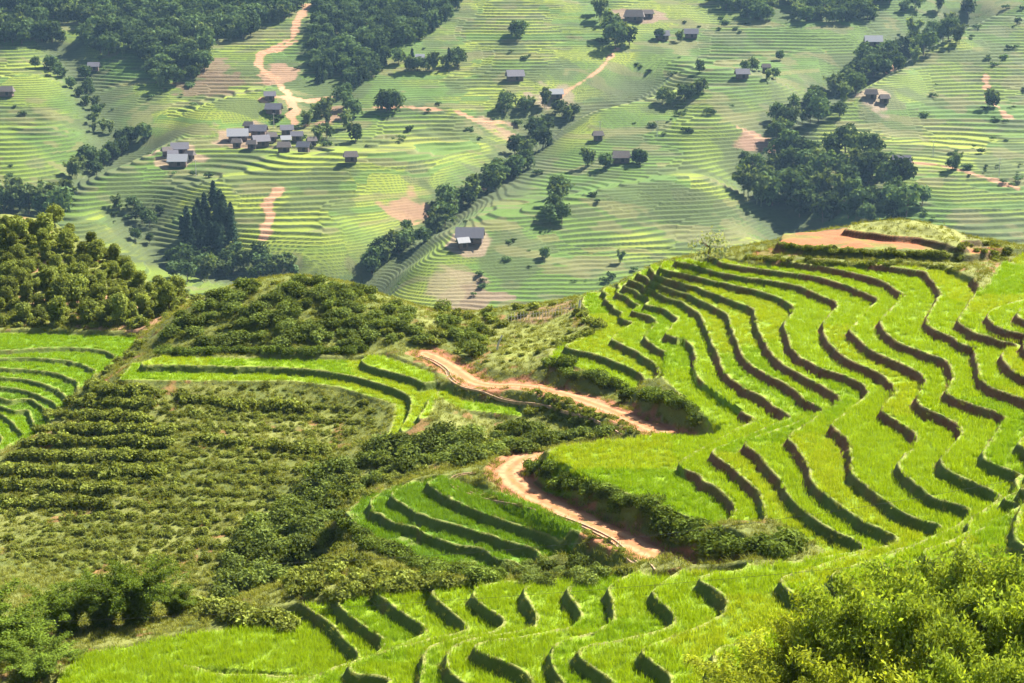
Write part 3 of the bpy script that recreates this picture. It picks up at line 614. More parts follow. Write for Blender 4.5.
def scatter(name, P, turn, size, meshes, mats, label=None, cat=None, pick=None):
    kc = bpy.data.collections.new(name + '_kinds')
    for i, m in enumerate(meshes): kc.objects.link(bpy.data.objects.new('%s_kind' % name, m))
    me = bpy.data.meshes.new(name); P = np.asarray(P, np.float32); me.vertices.add(len(P)); me.vertices.foreach_set('co', P.ravel())
    for nm, ty, key, d in (('turn', 'FLOAT_VECTOR', 'vector', turn), ('size', 'FLOAT_VECTOR', 'vector', size), ('pick', 'INT', 'value', rng.integers(0, len(meshes), len(P)) if pick is None else pick)):
        a = me.attributes.new(nm, ty, 'POINT'); a.data.foreach_set(key, np.asarray(d, np.int32 if ty == 'INT' else np.float32).ravel())
    for m in mats: me.materials.append(m)
    o = link(name, me); md = o.modifiers.new('scatter', 'NODES'); md.node_group = NG; md[[k for k in NG.interface.items_tree if k.name == 'Kinds'][0].identifier] = kc
    return tag(o, label, cat, kind='stuff')
def fan_points(y0, y1, dens, amax=.37):
    n = int(dens * amax * (y1 * y1 - y0 * y0)); y = np.sqrt(y0 * y0 + (y1 * y1 - y0 * y0) * rng.random(n)); return (rng.random(n) * 2 - 1) * amax * y, y
def spin(n, tilt=.12): return np.c_[rng.normal(size=n) * tilt, rng.normal(size=n) * tilt, rng.random(n) * 6.28]
def sz(n, lo, hi, zlo=.85, zhi=1.15): s = lo + (hi - lo) * rng.random(n); return np.c_[s, s, s * (zlo + (zhi - zlo) * rng.random(n))]

# rice and wild grass
RT = [grass_mesh(i, 22, .33, .26, .026, .35, [M_RICE, M_RICE2, M_RICE3, M_RICE4][i // 2]) for i in range(8)]
GT = [grass_mesh(20 + i, 18, .40, .32, .03, .6, M_GRASS, .5) for i in range(4)]
px_, py_ = [np.concatenate(v) for v in zip(fan_points(62, 112, 15), fan_points(112, 182, 9, .36))]
z_, ri_, rs_, lp_, pd_, ro_, s2_, s3_ = near_surface(px_, py_, False)
m = ((ri_ > .6) | ((lp_ > .3) & (rng.random(len(px_)) < .12))) & (ro_ < .05) & (pd_ > 0)
P_ = np.c_[px_, py_, z_ - .03][m]; sc_ = sz(len(P_), .85, 1.1); sc_[:, 2] *= (.85 + .35 * fbm(P_[:, 0] * .25, P_[:, 1] * .25, 2))
sc_[pd_[m] >= 3] *= np.array((1, 1, .9)); 
lev = np.floor((P_[:, 2] - Z6) / H + .3); plot = np.modf(np.abs(np.sin(lev * 12.99 + np.floor(P_[:, 0] / 13 + .6 * fbm(P_[:, 1] * .1, lev * .7)) * 7.23 + np.floor(P_[:, 1] / 26) * 3.1)) * 437.58)[0]
tint = np.where(plot < .55, 0, np.where(plot < .78, 1, 2)); pz = pd_[m]; tint = np.where(pz == 2, 3, np.where(pz == 4, np.where(plot < .75, 2, 3), tint))
flip = rng.random(len(P_)); tint = np.where((flip < .1) & (tint < 3), 0, tint)
scatter('rice_plants', P_, spin(len(P_)), sc_, RT, [M_RICE], 'bright green young rice filling the stepped terraces', 'rice', tint * 2 + rng.integers(0, 2, len(P_)))
wm = ((pd_ == 0) & (ro_ < .02) & (s2_ < -.3) & (rng.random(len(px_)) < .5)) | ((lp_ > .4) & (rng.random(len(px_)) < .32)) | ((rs_ > .5) & (rng.random(len(px_)) < np.where(py_ < 90, .4, .03))) | ((s3_ > .2) & (rng.random(len(px_)) < .3))
P_ = np.c_[px_, py_, z_ - .04][wm]; sc_ = sz(len(P_), .5, 1.15, .7, 1.1); sc_[(pd_[wm] > 0)] *= .6
scatter('wild_grass', P_, spin(len(P_), .25), sc_, GT, [M_GRASS], 'rough yellow green grass on the banks and slopes between the terraces', 'grass')

# ------------------------------------------------------------------ shrubs one by one
SH = [shrub_mesh(100 + i, mat=M_HEDGE) for i in range(6)]; SH2 = [shrub_mesh(120 + i, mat=M_SHRUB) for i in range(6)]
def along(pl, n, jx=3, jy=2):
    pl = np.array(pl, float); L = np.r_[0, np.cumsum(np.hypot(*np.diff(pl, axis=0).T))]; t = (np.arange(n) + .5 + .4 * (rng.random(n) - .5)) / n * L[-1]
    return [(np.interp(v, L, pl[:, 0]) + rng.normal() * jx * .5, np.interp(v, L, pl[:, 1]) + rng.normal() * jy * .5) for v in t]
def within(pg, n, mind=6):
    pg = [tuple(p) for p in pg]; xs = [p[0] for p in pg]; ys = [p[1] for p in pg]; out = []; k = 0
    while len(out) < n and k < 30000:
        k += 1; p = (min(xs) + (max(xs) - min(xs)) * rng.random(), min(ys) + (max(ys) - min(ys)) * rng.random())
        if inside(np.array([p[0]]), np.array([p[1]]), pg)[0] and all(((p[0] - q[0]) ** 2 + ((p[1] - q[1]) * 1.8) ** 2) > mind * mind for q in out): out.append(p)
    return out
def put_shrubs(spots, lo, hi, label, group, meshes, name='shrub', cat='shrub', tall=1.0):
    for p, q in spots:
        h = hit_near(p, q)
        if h is None: continue
        s = lo + (hi - lo) * random.random(); o = link(name, random.choice(meshes)); o.location = (h[0], h[1], h[2] - .08 * s)
        o.rotation_euler = (random.gauss(0, .1), random.gauss(0, .1), random.random() * 6.28); o.scale = (s * random.uniform(.85, 1.2), s * random.uniform(.85, 1.2), s * tall * random.uniform(.8, 1.15)); tag(o, label, cat, group)
put_shrubs(along([(640,507),(670,528),(700,543),(735,552),(790,556)], 24, 8, 8), 1.0, 1.5, 'dark leafy shrub in the tall hedge above the lower end of the lower dirt road', 'tall hedge shrubs above the road', SH)
put_shrubs(along([(532,468),(560,480),(600,493),(640,507)], 32, 5, 6), .55, .95, 'low green shrub on the bank between the dirt road bend and the rounded rice field', 'bank shrubs at the road bend', SH)
put_shrubs(along([(548,362),(600,383),(636,398),(668,400),(690,414),(705,424)], 30, 8, 8), .8, 1.4, 'green shrub in the hedge under the lowest terraces above the upper dirt road', 'hedge shrubs above the upper road', SH)
put_shrubs(along([(342,518),(360,541),(395,558),(430,574),(500,580)], 30, 6, 5), .7, 1.2, 'leafy shrub in the hedge curving round the outer edge of the bowl terraces', 'hedge shrubs round the bowl', SH)
put_shrubs(within([(505,568),(545,560),(585,560),(625,582),(600,586),(530,586)], 20, 8), .6, 1.0, 'pale green bush below the channel between the bowl terraces and the near rice field', 'bushes beside the channel', SH2)
put_shrubs(within([(262,520),(330,470),(400,440),(470,434),(545,428),(620,438),(560,448),(500,462),(440,470),(390,485),(345,508),(330,540),(300,575),(225,604),(235,560)], 84, 13), 1.0, 1.7, 'dense shrub in the overgrown gully between the grassy slope and the bowl terraces', 'shrubs in the gully', SH2)
put_shrubs(along([(160,354),(365,353)], 24, 1, 1), .85, 1.05, 'clipped looking bush in the straight hedge row at the foot of the bushy mound', 'hedge row at the foot of the mound', SH, 'hedge_bush')
put_shrubs(within([(158,338),(170,316),(225,290),(290,281),(360,288),(410,310),(425,345),(360,347),(200,347)], 92, 10), .9, 1.5, 'olive green bush covering the rounded mound behind the narrow rice strips', 'bushes on the mound', SH2, 'bush')
put_shrubs(within([(425,345),(440,305),(500,305),(480,360),(455,350)], 16, 9), .9, 1.6, 'light green bush in the saddle beside the upper end of the dirt road', 'bushes in the saddle', SH2, 'bush')
# the smaller ones: ground cover
US = []
def add_us(spots, lo, hi):
    for p, q in spots:
        h = hit_near(p, q)
        if h: US.append((*h, lo + (hi - lo) * rng.random()))
for pl, n in [([(88,391),(150,395)], 22), ([(70,404),(150,406)], 18), ([(50,417),(145,420)], 20), ([(38,431),(168,434)], 26), ([(25,444),(172,446)], 28), ([(10,458),(165,460)], 28), ([(0,473),(160,476)], 28), ([(0,489),(130,491)], 22), ([(0,505),(110,507)], 16), ([(180,400),(300,412)], 14), ([(190,440),(330,455)], 12)]: add_us(along(pl, int(n * 1.6), 5, 2), .6, 1.05)
SLOPE = [(0,480),(110,395),(250,385),(390,405),(390,440),(300,470),(240,540),(200,590),(60,580),(0,560)]

for k in range(13): add_us(along([(max(10, 185 - 14 * k), 402 + 13 * k), (270 - 4 * k, 404 + 13 * k), (372 - 12 * k, 412 + 12 * k)], 40, 5, 2.5), .3, .55)
add_us(within(SLOPE, 260, 5), .3, .6); add_us(within(SLOPE, 1500, 2.2), .16, .38)
add_us(within([(262,520),(400,432),(620,436),(440,470),(345,508),(300,575),(225,604)], 150, 5), .4, .8)
add_us(within([(155,340),(225,290),(300,281),(410,308),(430,345),(200,348)], 130, 5), .35, .7)
add_us(along([(530,391),(560,400),(610,418),(645,438)], 34, 3, 2), .25, .5); add_us(along([(540,399),(580,412),(625,437)], 18, 3, 3), .3, .55)
add_us(along([(455,486),(500,500),(560,520),(600,540),(640,566)], 36, 3, 2), .2, .38); add_us(within([(335,548),(400,574),(470,586),(440,591),(330,602),(285,592)], 60, 5), .5, .95)
add_us(along([(745,258),(785,262),(850,264),(915,266),(960,272)], 60, 3, 2), .3, .6); add_us(along([(782,246),(813,250),(880,254),(945,256)], 60, 2, 1.5), .35, .6)
add_us(within([(480,362),(520,322),(575,312),(585,335),(545,352),(510,372)], 30, 7), .25, .5); add_us(along([(575,308),(585,320),(600,330),(560,345)], 25, 4, 3), .4, .8)
add_us(within([(0,328),(150,328),(200,300),(170,285),(120,255),(60,228),(0,215)], 480, 3.5), .4, 1.0); add_us(along([(130,335),(145,345),(120,362),(95,385),(60,425)], 30, 6, 4), .3, .7)
add_us(along([(160,612),(200,610),(235,618),(290,628)], 40, 10, 6), .5, 1.0); add_us(within([(430,345),(440,302),(520,300),(580,300),(500,330),(480,360)], 60, 5), .4, .9); add_us(within([(525,412),(560,405),(610,425),(560,424)], 30, 4), .3, .6)
add_us(within([(960,240),(1010,245),(1005,262),(960,262)], 18, 4), .3, .6); add_us(along([(350,597),(470,584),(560,577),(640,572)], 60, 5, 3), .25, .5); add_us(along([(268,622),(290,630)], 8, 4, 3), .4, .6)
US = np.array(US); s_ = US[:, 3:4] * (.85 + .3 * rng.random((len(US), 3)))
SH3 = [shrub_mesh(140 + i, n=420, leaf=.17, mat=M_SCRUB) for i in range(6)]
scatter('undergrowth', US[:, :3] - np.array((0, 0, .05)), spin(len(US), .15), s_, SH3, [M_SCRUB], 'low olive green scrub on the slopes banks and verges', 'scrub')
# ------------------------------------------------------------------ trees near by: trunk and crown
def tree_thing(name, loc, s, rot, trunk_me, crown_me, label, group=None, cat='tree', parts=('trunk', 'crown')):
    r = bpy.data.objects.new(name, None); COL.objects.link(r); r.location = loc; r.rotation_euler = (0, 0, rot); r.scale = s; r.empty_display_size = .3
    tag(r, label, cat, group); link(parts[0], trunk_me, r); link(parts[1], crown_me, r); return r
TV = []
for i in range(6):
    a, b = broad_parts(300 + i, 1., .58 + .1 * (i % 3), 2400, .052, 20); TV.append((mk('trunk', a, [M_BARK]), mk('crown', b, [M_TREE])))
spots = [(12,232),(75,238),(110,250),(92,246),(55,226),(33,236),(140,262),(165,276),(178,290)] + within([(0,326),(150,327),(185,302),(160,288),(120,262),(60,236),(0,226)], 84, 11)
for i, (p, q) in enumerate(spots):
    h = hit_near(p, q)
    if h is None: continue
    s = (random.uniform(1.0, 2.7) if random.random() < .8 else 3.2) * (1.2 if i < 9 else 1)
    lab = 'young bushy tree standing on the crest of the wooded hillside' if i < 9 else 'young bushy tree growing among scrub on the face of the wooded hillside'
    tree_thing('broadleaf_tree', (h[0], h[1], h[2] - .1), (s, s, s * random.uniform(.9, 1.2)), random.random() * 6.28, *TV[i % 6], lab, 'trees on the wooded hillside crest' if i < 9 else 'trees on the wooded hillside face')
# bamboo at the lower corners
BV = []
for i in range(4):
    a, b = bamboo_parts(400 + i, 50, 1., .5, 820, .0125, 1.0, .06); BV.append((mk('culms', a, [M_CULM]), mk('foliage', b, [M_BAM])))
BD = []
for i in range(3):
    a, b = bamboo_parts(420 + i, 32, 1., .55, 900, .0125, 1.1, .06); BD.append((mk('culms', a, [M_CULM]), mk('foliage', b, [M_BAMD])))
a, b = bamboo_parts(410, 44, 1., .6, 640, .0135, 1.0, .06); YV = (mk('culms', a, [M_CULM]), mk('foliage', b, [M_YEL]))
def bamboo(px, top, y, h, v, label, w=1.0):
    x = (px - 512) / FPX * (y * CP - (-36) * SP); zt = -y * math.tan(PITCH + math.atan((top - 341.5) / FPX)); g = float(near_z(x, y)[0]); h = (zt - g) / .92
    z = g - .2
    tree_thing('bamboo_clump', (x, y, z), (h * w, h * w, h), random.random() * 6.28, *v, label, None, 'bamboo', ('culms', 'foliage')); return g, zt
for a in [(22, 612, 88, 0, BD[0], 'dense dark bamboo clump at the very left edge of the near field', 1.5), (62, 585, 90, 0, BD[1], 'bamboo clump with drooping plumes standing second from the left edge', 1.35), (98, 575, 91, 0, BD[0], 'bamboo clump between the two tallest clumps of the lower left stand', 1.35),
          (132, 562, 91, 0, BD[2], 'tallest bamboo clump of the lower left stand with bright drooping plumes', 1.3), (172, 582, 92, 0, BD[1], 'bamboo clump at the right end of the lower left stand leaning over the gully', 1.3), (30, 640, 82, 0, BD[0], 'low bamboo clump in the bottom left corner in front of the others', 2.0), (-12, 590, 86, 0, BD[2], 'bamboo clump cut by the left edge of the picture', 1.5), (70, 650, 84, 0, BD[0], 'small bamboo clump at the lower left where the near field begins', 2.0)]:
    bamboo(*a)
for a in [(752, 652, 60, 0, YV, 'yellow green feathery bamboo at the left edge of the lower right stand', 1.1), (800, 608, 61, 0, YV, 'yellow green bamboo with open sprays between the leftmost clump and the green ones', .8), (850, 578, 60, 0, BV[0], 'green bamboo clump behind the yellow ones in front of the rice', .75), (905, 562, 58, 0, BV[1], 'broad bamboo clump in the middle of the lower right stand', .75), (960, 560, 59, 0, BV[2], 'tall bamboo clump near the right edge rising against the rice', .75),
          (1018, 556, 57, 0, BV[3], 'bamboo clump at the right edge of the lower right stand', .75), (870, 650, 54, 0, YV, 'pale yellow green bamboo clump at the bottom edge in front of the green ones', .8), (965, 630, 53, 0, BV[0], 'bamboo clump at the bottom right corner in front of the taller stand', .7), (820, 668, 56, 0, YV, 'low yellowish bamboo at the bottom edge below the open sprays', .9)]:
    bamboo(*a)
# pale tree behind the hill edge
h = hit_near(712, 268); a, b = broad_parts(450, 1., 1.1, 420, .055, 9)
if h: tree_thing('feathery_tree', (h[0], h[1] + 1.5, h[2] - 1.0), (3.6, 3.6, 4.4), 0, mk('trunk', a, [M_BARK]), mk('crown', b, [M_PALE]), 'pale feathery thin leaved tree rising behind the upper edge of the big terraced hill')

# ------------------------------------------------------------------ far trees: one mesh each
FB = []
for i in range(8):
    a, b = broad_parts(500 + i, 1., .72 + .12 * (i % 3), 460, .105, 13); FB.append(mk('far_tree', a + b, [M_BARK, M_FART], [0] * len(a) + [1]))
FBM = []
for i in range(4):
    a, b = bamboo_parts(520 + i, 12, 1., .42, 42, .075); FBM.append(mk('far_bamboo', a + b, [M_CULM, M_FARB], [0] * len(a) + [1] * len(b)))
FC = [mk('far_conifer', [tube([(0, 0, -.05), (0, 0, .5), (0, 0, .95)], .018, .004, 5), conifer_leaves(540 + i)], [M_BARK, M_CON], [0, 1]) for i in range(4)]
def far_tree(name, me, px, py, hpx, label, group, cat, sink=.03):
    h = hit_far(px, py)
    if h is None: return
    s = hpx * h[1] / FPX * 1.03; o = link(name, me); o.location = (h[0], h[1], h[2] - sink * s); w = random.uniform(.9, 1.15); o.scale = (s * w, s * w, s); o.rotation_euler = (0, 0, random.random() * 6.28); tag(o, label, cat, group)
def grove(spots, lo, hi, label, group, bam=.3, con=0.):
    for p, q in spots:
        u = random.random(); hp = random.uniform(lo, hi)
        if u < con: far_tree('conifer_tree', random.choice(FC), p, q, hp * 1.1, 'dark pointed conifer ' + label, 'conifers ' + group, 'conifer')
        elif u < con + bam: far_tree('bamboo_clump', random.choice(FBM), p, q, hp * 1.1, 'feathery bamboo clump ' + label, 'bamboo ' + group, 'bamboo')
        else: far_tree('broadleaf_tree', random.choice(FB), p, q, hp, 'dark leafy tree ' + label, 'trees ' + group, 'tree')
grove(along([(-2,212),(20,210),(45,212),(66,214)], 12, 5, 8), 22, 32, 'in the dark stand at the far left above the wooded hillside', 'in the left valley stand', .7)
grove(along([(68,182),(85,172),(105,160),(125,148),(148,138)], 15, 5, 6), 14, 21, 'in the ravine below the village spur', 'in the village ravine')
grove(along([(82,72),(84,90),(92,108),(100,128),(108,140)], 14, 8, 5), 8, 14, 'along the small stream on the upper left fields', 'along the upper left stream')
grove(along([(70,84),(48,68),(35,62)], 7, 6, 5), 10, 16, 'at the edge of the upper left fields', 'at the upper left field edge')
grove(within([(302,140),(310,118),(335,108),(356,106),(356,142),(330,146)], 11, 9), 14, 22, 'in the clump right of the village', 'right of the village', .6)
grove(within([(172,250),(185,222),(215,215),(236,232),(232,258),(200,262)], 30, 5), 22, 32, 'in the pine grove at the valley bottom on the left', 'in the left pine grove', 0, 1)
grove(within([(165,262),(200,262),(240,262),(300,268),(300,284),(230,282),(170,280)], 34, 6), 14, 22, 'around the foot of the pine grove', 'round the pine grove', .2)
grove([(117,208),(134,212),(142,222),(150,226),(160,214),(135,240),(150,242)], 9, 17, 'between the wooded hillside and the pine grove', 'left of the pine grove')
grove([(390,110),(395,112),(386,111)], 16, 22, 'beside the red track right of the village', 'beside the red track'); grove([(398,64)], 16, 17, 'standing alone below the plantation edge', 'below the plantation')
grove(along([(405,70),(458,68)], 10, 3, 3), 11, 19, 'around the small white house in the upper middle', 'round the white house', .1, .5)
grove(along([(372,272),(385,258),(405,248),(425,238),(445,222),(460,205),(480,190),(500,178),(518,168),(530,150),(540,135)], 44, 12, 9), 14, 24, 'in the central ravine between the terraced spurs', 'in the central ravine', .35)
grove([(553,212),(558,205),(562,222),(550,222),(560,196)], 15, 22, 'in the small clump on the central spur', 'on the central spur'); grove([(587,166),(592,164),(606,168),(637,164),(640,165)], 12, 19, 'beside the dark huts on the middle spur', 'beside the middle huts', .5)
grove([(568,122),(574,118),(562,118),(525,112),(531,108),(505,112),(510,108),(545,108)], 12, 20, 'by the sheds in the middle of the far slope', 'by the middle sheds'); grove([(520,38),(516,36)], 15, 18, 'standing alone on the upper fields', 'on the upper fields', 0)
grove([(600,20),(606,24),(598,14),(616,48),(622,46),(612,40),(630,44)], 16, 25, 'near the upper houses in the middle', 'near the upper houses', .6); grove(along([(655,108),(690,98),(708,90)], 10, 5, 4), 10, 19, 'in the short row on the right of the middle fields', 'in the middle right row', .5)
grove(along([(772,140),(785,128),(800,118),(820,105),(845,92),(870,78),(895,62),(920,48),(945,34),(965,22)], 56, 16, 12), 13, 23, 'in the long ravine on the upper right', 'in the right ravine', .35)
grove(within([(735,195),(760,168),(800,150),(850,148),(880,165),(905,185),(928,208),(900,222),(800,222)], 52, 10), 20, 32, 'in the large dark grove right of the valley', 'in the right grove', .25)
grove([(952,170),(957,168)], 14, 17, 'beside the pale path on the right', 'beside the right path'); grove([(989,108),(993,108)], 16, 19, 'beside the bare gully on the far right', 'beside the far right gully', .8); grove([(700,72),(745,72),(752,70),(768,80),(775,78),(780,60),(915,55),(660,40),(680,42),(455,200),(545,260),(620,262)], 8, 14, 'standing alone among the far rice terraces', 'scattered over the far terraces')
def wood(name, pgs, step, lo, hi, meshes, label, gaps=True):
    P = []
    for pg in pgs:
        for p, q in within(pg, 4000, step):
            if gaps and vnoise(np.array([p / 26.]), np.array([q / 15.]))[0] > .74: continue
            h = hit_far(p, q)
            if h: P.append((*h, (lo + (hi - lo) * rng.random()) * h[1] / FPX))
    P = np.array(P); s = P[:, 3:4] * np.c_[.9 + .3 * rng.random(len(P)), .9 + .3 * rng.random(len(P)), .9 + .2 * rng.random(len(P))]
    scatter(name, P[:, :3] - np.array((0, 0, .4)), spin(len(P), .05), s, meshes, [M_FART], label, 'woodland')
wood('upper_woodland', [[(-30,46),(35,42),(95,48),(110,62),(145,62),(156,90),(190,85),(205,72),(208,40),(238,40),(290,22),(315,-20),(-30,-20)]], 7, 12, 22, FB + FBM[:2], 'dark woodland covering the upper left hillside')
wood('plantation', [[(318,8),(312,40),(318,88),(340,100),(388,66),(382,50),(425,38),(455,16),(470,-20),(320,-20)]], 5, 11, 17, FB[:4] + FC[:3], 'dense tree plantation right of the winding red track')
wood('ridge_woodland', [[(722,8),(760,20),(840,24),(915,12),(930,-20),(715,-20)]], 7, 12, 20, FB + FBM[:2], 'dark woodland along the top edge right of the middle')

P = []
for p, q in within([(0,60),(1024,0),(1024,225),(850,215),(560,300),(330,290),(70,215),(0,190)], 900, 4):
    if vnoise(np.array([p / 40.]), np.array([q / 22.]))[0] > .67:
        h = hit_far(p, q)
        if h: P.append((*h, (1.6 + 3.4 * rng.random() ** 2) * h[1] / FPX))
P = np.array(P); scatter('field_scrub', P[:, :3], spin(len(P), .1), P[:, 3:4] * np.array((1.5, 1.5, 1.0)) * (.8 + .4 * rng.random((len(P), 3))), [shrub_mesh(170 + i, n=160, leaf=.26, mat=M_FART) for i in range(4)], [M_FART], 'low dark scrub along the banks and gullies of the far rice fields', 'scrub')
# ------------------------------------------------------------------ houses on the far slope
def box(cx, cy, cz, sx, sy, sz_):
    V = np.array([(cx + a * sx / 2, cy + b * sy / 2, cz + c * sz_ / 2) for a in (-1, 1) for b in (-1, 1) for c in (-1, 1)]); F = np.array([(0, 1, 3, 2), (4, 6, 7, 5), (0, 4, 5, 1), (2, 3, 7, 6), (0, 2, 6, 4), (1, 5, 7, 3)]); return V, F, np.ones((8, 3))
def gable_mesh(L, W, wall, rise):
    x = L / 2; y = W / 2; V = [(-x, -y, -.8), (x, -y, -.8), (x, y, -.8), (-x, y, -.8), (-x, -y, wall), (x, -y, wall), (x, y, wall), (-x, y, wall), (-x, 0, wall + rise), (x, 0, wall + rise), (-x, 0, wall), (x, 0, wall)]
    F = [(0, 1, 5, 4), (2, 3, 7, 6), (3, 0, 4, 7), (1, 2, 6, 5), (4, 10, 8, 8), (10, 7, 8, 8), (5, 9, 11, 11), (11, 9, 6, 6)]
    bm = bpy.data.meshes.new('wall'); bm.from_pydata(V, [], [tuple(dict.fromkeys(f)) for f in F]); bm.materials.append(M_WALL); return bm
def roof_mesh(L, W, wall, rise, mat, over=.8, th=.18, hip=0.):
    x = L / 2 + over; y = W / 2 + over; e = wall - rise * over / (W / 2); t = wall + rise + .05; xr = x - hip; V = []
    for dz in (0.06, th + .06): V += [(-x, -y, e + dz), (x, -y, e + dz), (x, y, e + dz), (-x, y, e + dz), (-xr, 0, t + dz), (xr, 0, t + dz)]
    F = [(6, 7, 11, 10), (8, 9, 10, 11), (9, 6, 10), (7, 8, 11), (1, 0, 4, 5), (3, 2, 5, 4), (0, 3, 4), (2, 1, 5), (0, 1, 7, 6), (2, 3, 9, 8), (3, 0, 6, 9), (1, 2, 8, 7)] if hip else \
        [(6, 7, 11, 10), (8, 9, 10, 11), (1, 0, 4, 5), (3, 2, 5, 4), (0, 1, 7, 6), (2, 3, 9, 8), (0, 6, 10, 4), (4, 10, 9, 3), (1, 5, 11, 7), (5, 2, 8, 11)]
    me = bpy.data.meshes.new('roof'); me.from_pydata(V, [], F); me.materials.append(mat); return me
HV = {}
def house_parts(kind, L):
    k = (kind, round(L))
    if k not in HV:
        W = L * .55; wall = 2.2; rise = W * .52; mat = {'g': M_ROOFG, 'b': M_ROOFB, 'd': M_ROOFD}[kind]
        door = mk('door', [box(L * .08, -W / 2 - .04, .75, 1.3, .08, 2.1)], [M_DOOR]); win = mk('window', [box(0, 0, 0, 1.1, .08, .8)], [M_DOOR])
        HV[k] = (gable_mesh(L, W, wall, rise), roof_mesh(L, W, wall, rise, mat, hip=0 if kind != 'd' else L * .12), door, win, W)
    return HV[k]
def house(px, py, wpx, kind, label, rot=20, name='house', cat='house', group=None):
    h = hit_far(px, py)
    if h is None: print('no house', px, py); return
    L = max(3.4, .80 * wpx * h[1] / FPX / (abs(math.cos(R(rot))) + .35 * abs(math.sin(R(rot)))) - 1.2)
    wl_, rf, dr, wi, W = house_parts(kind, L); r = bpy.data.objects.new(name, None); COL.objects.link(r)
    zc = float(flook(np.array([h[0]]), np.array([h[1]]))[0]) + .7
    r.location = (h[0], h[1], zc); r.rotation_euler = (0, 0, R(rot)); tag(r, label, cat, group)
    link('wall', wl_, r); link('roof', rf, r); link('door', dr, r)
    if L > 7:
        for sx in (-.3, .33): link('window', wi, r, (L * sx, -W / 2 - .03, 1.35))
V = 'houses of the hillside village'
for a in [(270,101,15,'g','small grey roofed house at the top end of the village beside the track',10), (274,114,21,'g','grey roofed house below the topmost one of the village',-8), (238,141,27,'b','village house with the bright sunlit roof the palest of the cluster',8), (259,136,23,'g','grey house directly behind and right of the bright roofed one',-6),
          (261,146,24,'g','grey gabled house in the middle of the village in front of the bright roof',25), (287,135,17,'g','grey house at the right upper side of the village by the track',12), (286,145,13,'b','little pale roofed house squeezed above the front right pair',15), (284,152,18,'d','brown roofed house at the lower right of the village left of the last one',5),
          (304,152,20,'g','last grey house at the right end of the village row',-15), (180,154,24,'g','long grey roofed house set back in the left cluster of the village',12), (178,166,25,'b','pale roofed house at the lower front of the left village cluster',4), (167,156,12,'d','small dark hut at the left end of the left village cluster',30), (237,148,10,'d','tiny dark shed just below the bright roofed house',0),
          (249,131,14,'d','brown hut behind the gap between the bright roofed house and its grey neighbour',-12), (272,142,15,'d','small brown roofed house between the grey gabled one and the lower right pair',18), (297,141,14,'g','little grey house above the right end of the village row',5), (190,160,13,'d','brown lean-to at the right of the left village cluster',-20), (173,160,11,'g','small grey shed between the two long roofs of the left cluster',15), (252,149,12,'d','dark low shed below the middle of the village',-5), (312,146,11,'d','small dark hut beyond the right end of the village row',20)]: house(*a, group=V)
for a in [(351,162,20,'d','weathered brown house standing alone right of the village',10), (94,71,15,'g','grey house under the trees on the upper left fields',5), (7,96,18,'d','dark hut at the left edge of the far slope',0), (515,81,23,'g','grey roofed house standing alone among the upper middle fields',14),
          (470,243,36,'g','large grey roofed farmhouse on the lower central spur',-4), (621,163,24,'d','dark low house between bamboo on the middle spur',2), (598,141,16,'d','small brown hut above the middle spur path',8), (556,99,18,'b','pale roofed shed beside the canal in the middle',10), (634,21,26,'d','brown house at the top near the bamboo',-10), (648,18,14,'d','small hut right of the brown top house',10),
          (662,40,18,'g','grey roofed house right of the top bamboo trees',5), (691,38,20,'g','lavender grey house in the row right of the top bamboo',-5), (742,79,18,'g','small grey house left of the right ravine',6), (766,72,10,'d','little hut between trees left of the right ravine',0), (873,46,22,'b','long pale roofed house above the right ravine trees',-3),
          (871,99,16,'d','low brown hut on the bare yard right of the right ravine',-10), (884,104,14,'d','smaller brown hut below the yard right of the ravine',5), (901,167,24,'g','grey roofed house between the big grove and the pale path',-4), (263 + 200,249,10,'b','small white shed in front of the large farmhouse',25), (420,62,9,'b','tiny white house hidden in the clump below the plantation',0)]: house(*a)
# poles on the far slope
pole_me = mk('pole', [tube([(0, 0, -.5), (0, 0, 3.5), (0, 0, 7)], .16, .10, 6)], [M_POST]); arm_me = mk('crossarm', [box(0, 0, 6.6, 1.5, .12, .14)], [M_POST])
for p, q, lab in [(600,137,'pale concrete pole above the middle spur huts'), (657,137,'pale concrete pole on the terraces right of the middle huts'), (853,155,'pale concrete pole above the big dark grove'), (933,157,'pale concrete pole on the terraces above the grey house path'), (999,175,'pale concrete pole beside the pale path at the right edge'), (274,128,'pale pole in the middle of the village'), (196,176,'pale pole below the left village cluster')]:
    h = hit_far(p, q); r = bpy.data.objects.new('utility_pole', None); COL.objects.link(r); r.location = h; tag(r, lab, 'pole', 'utility poles on the far slope'); link('pole', pole_me, r); link('crossarm', arm_me, r)

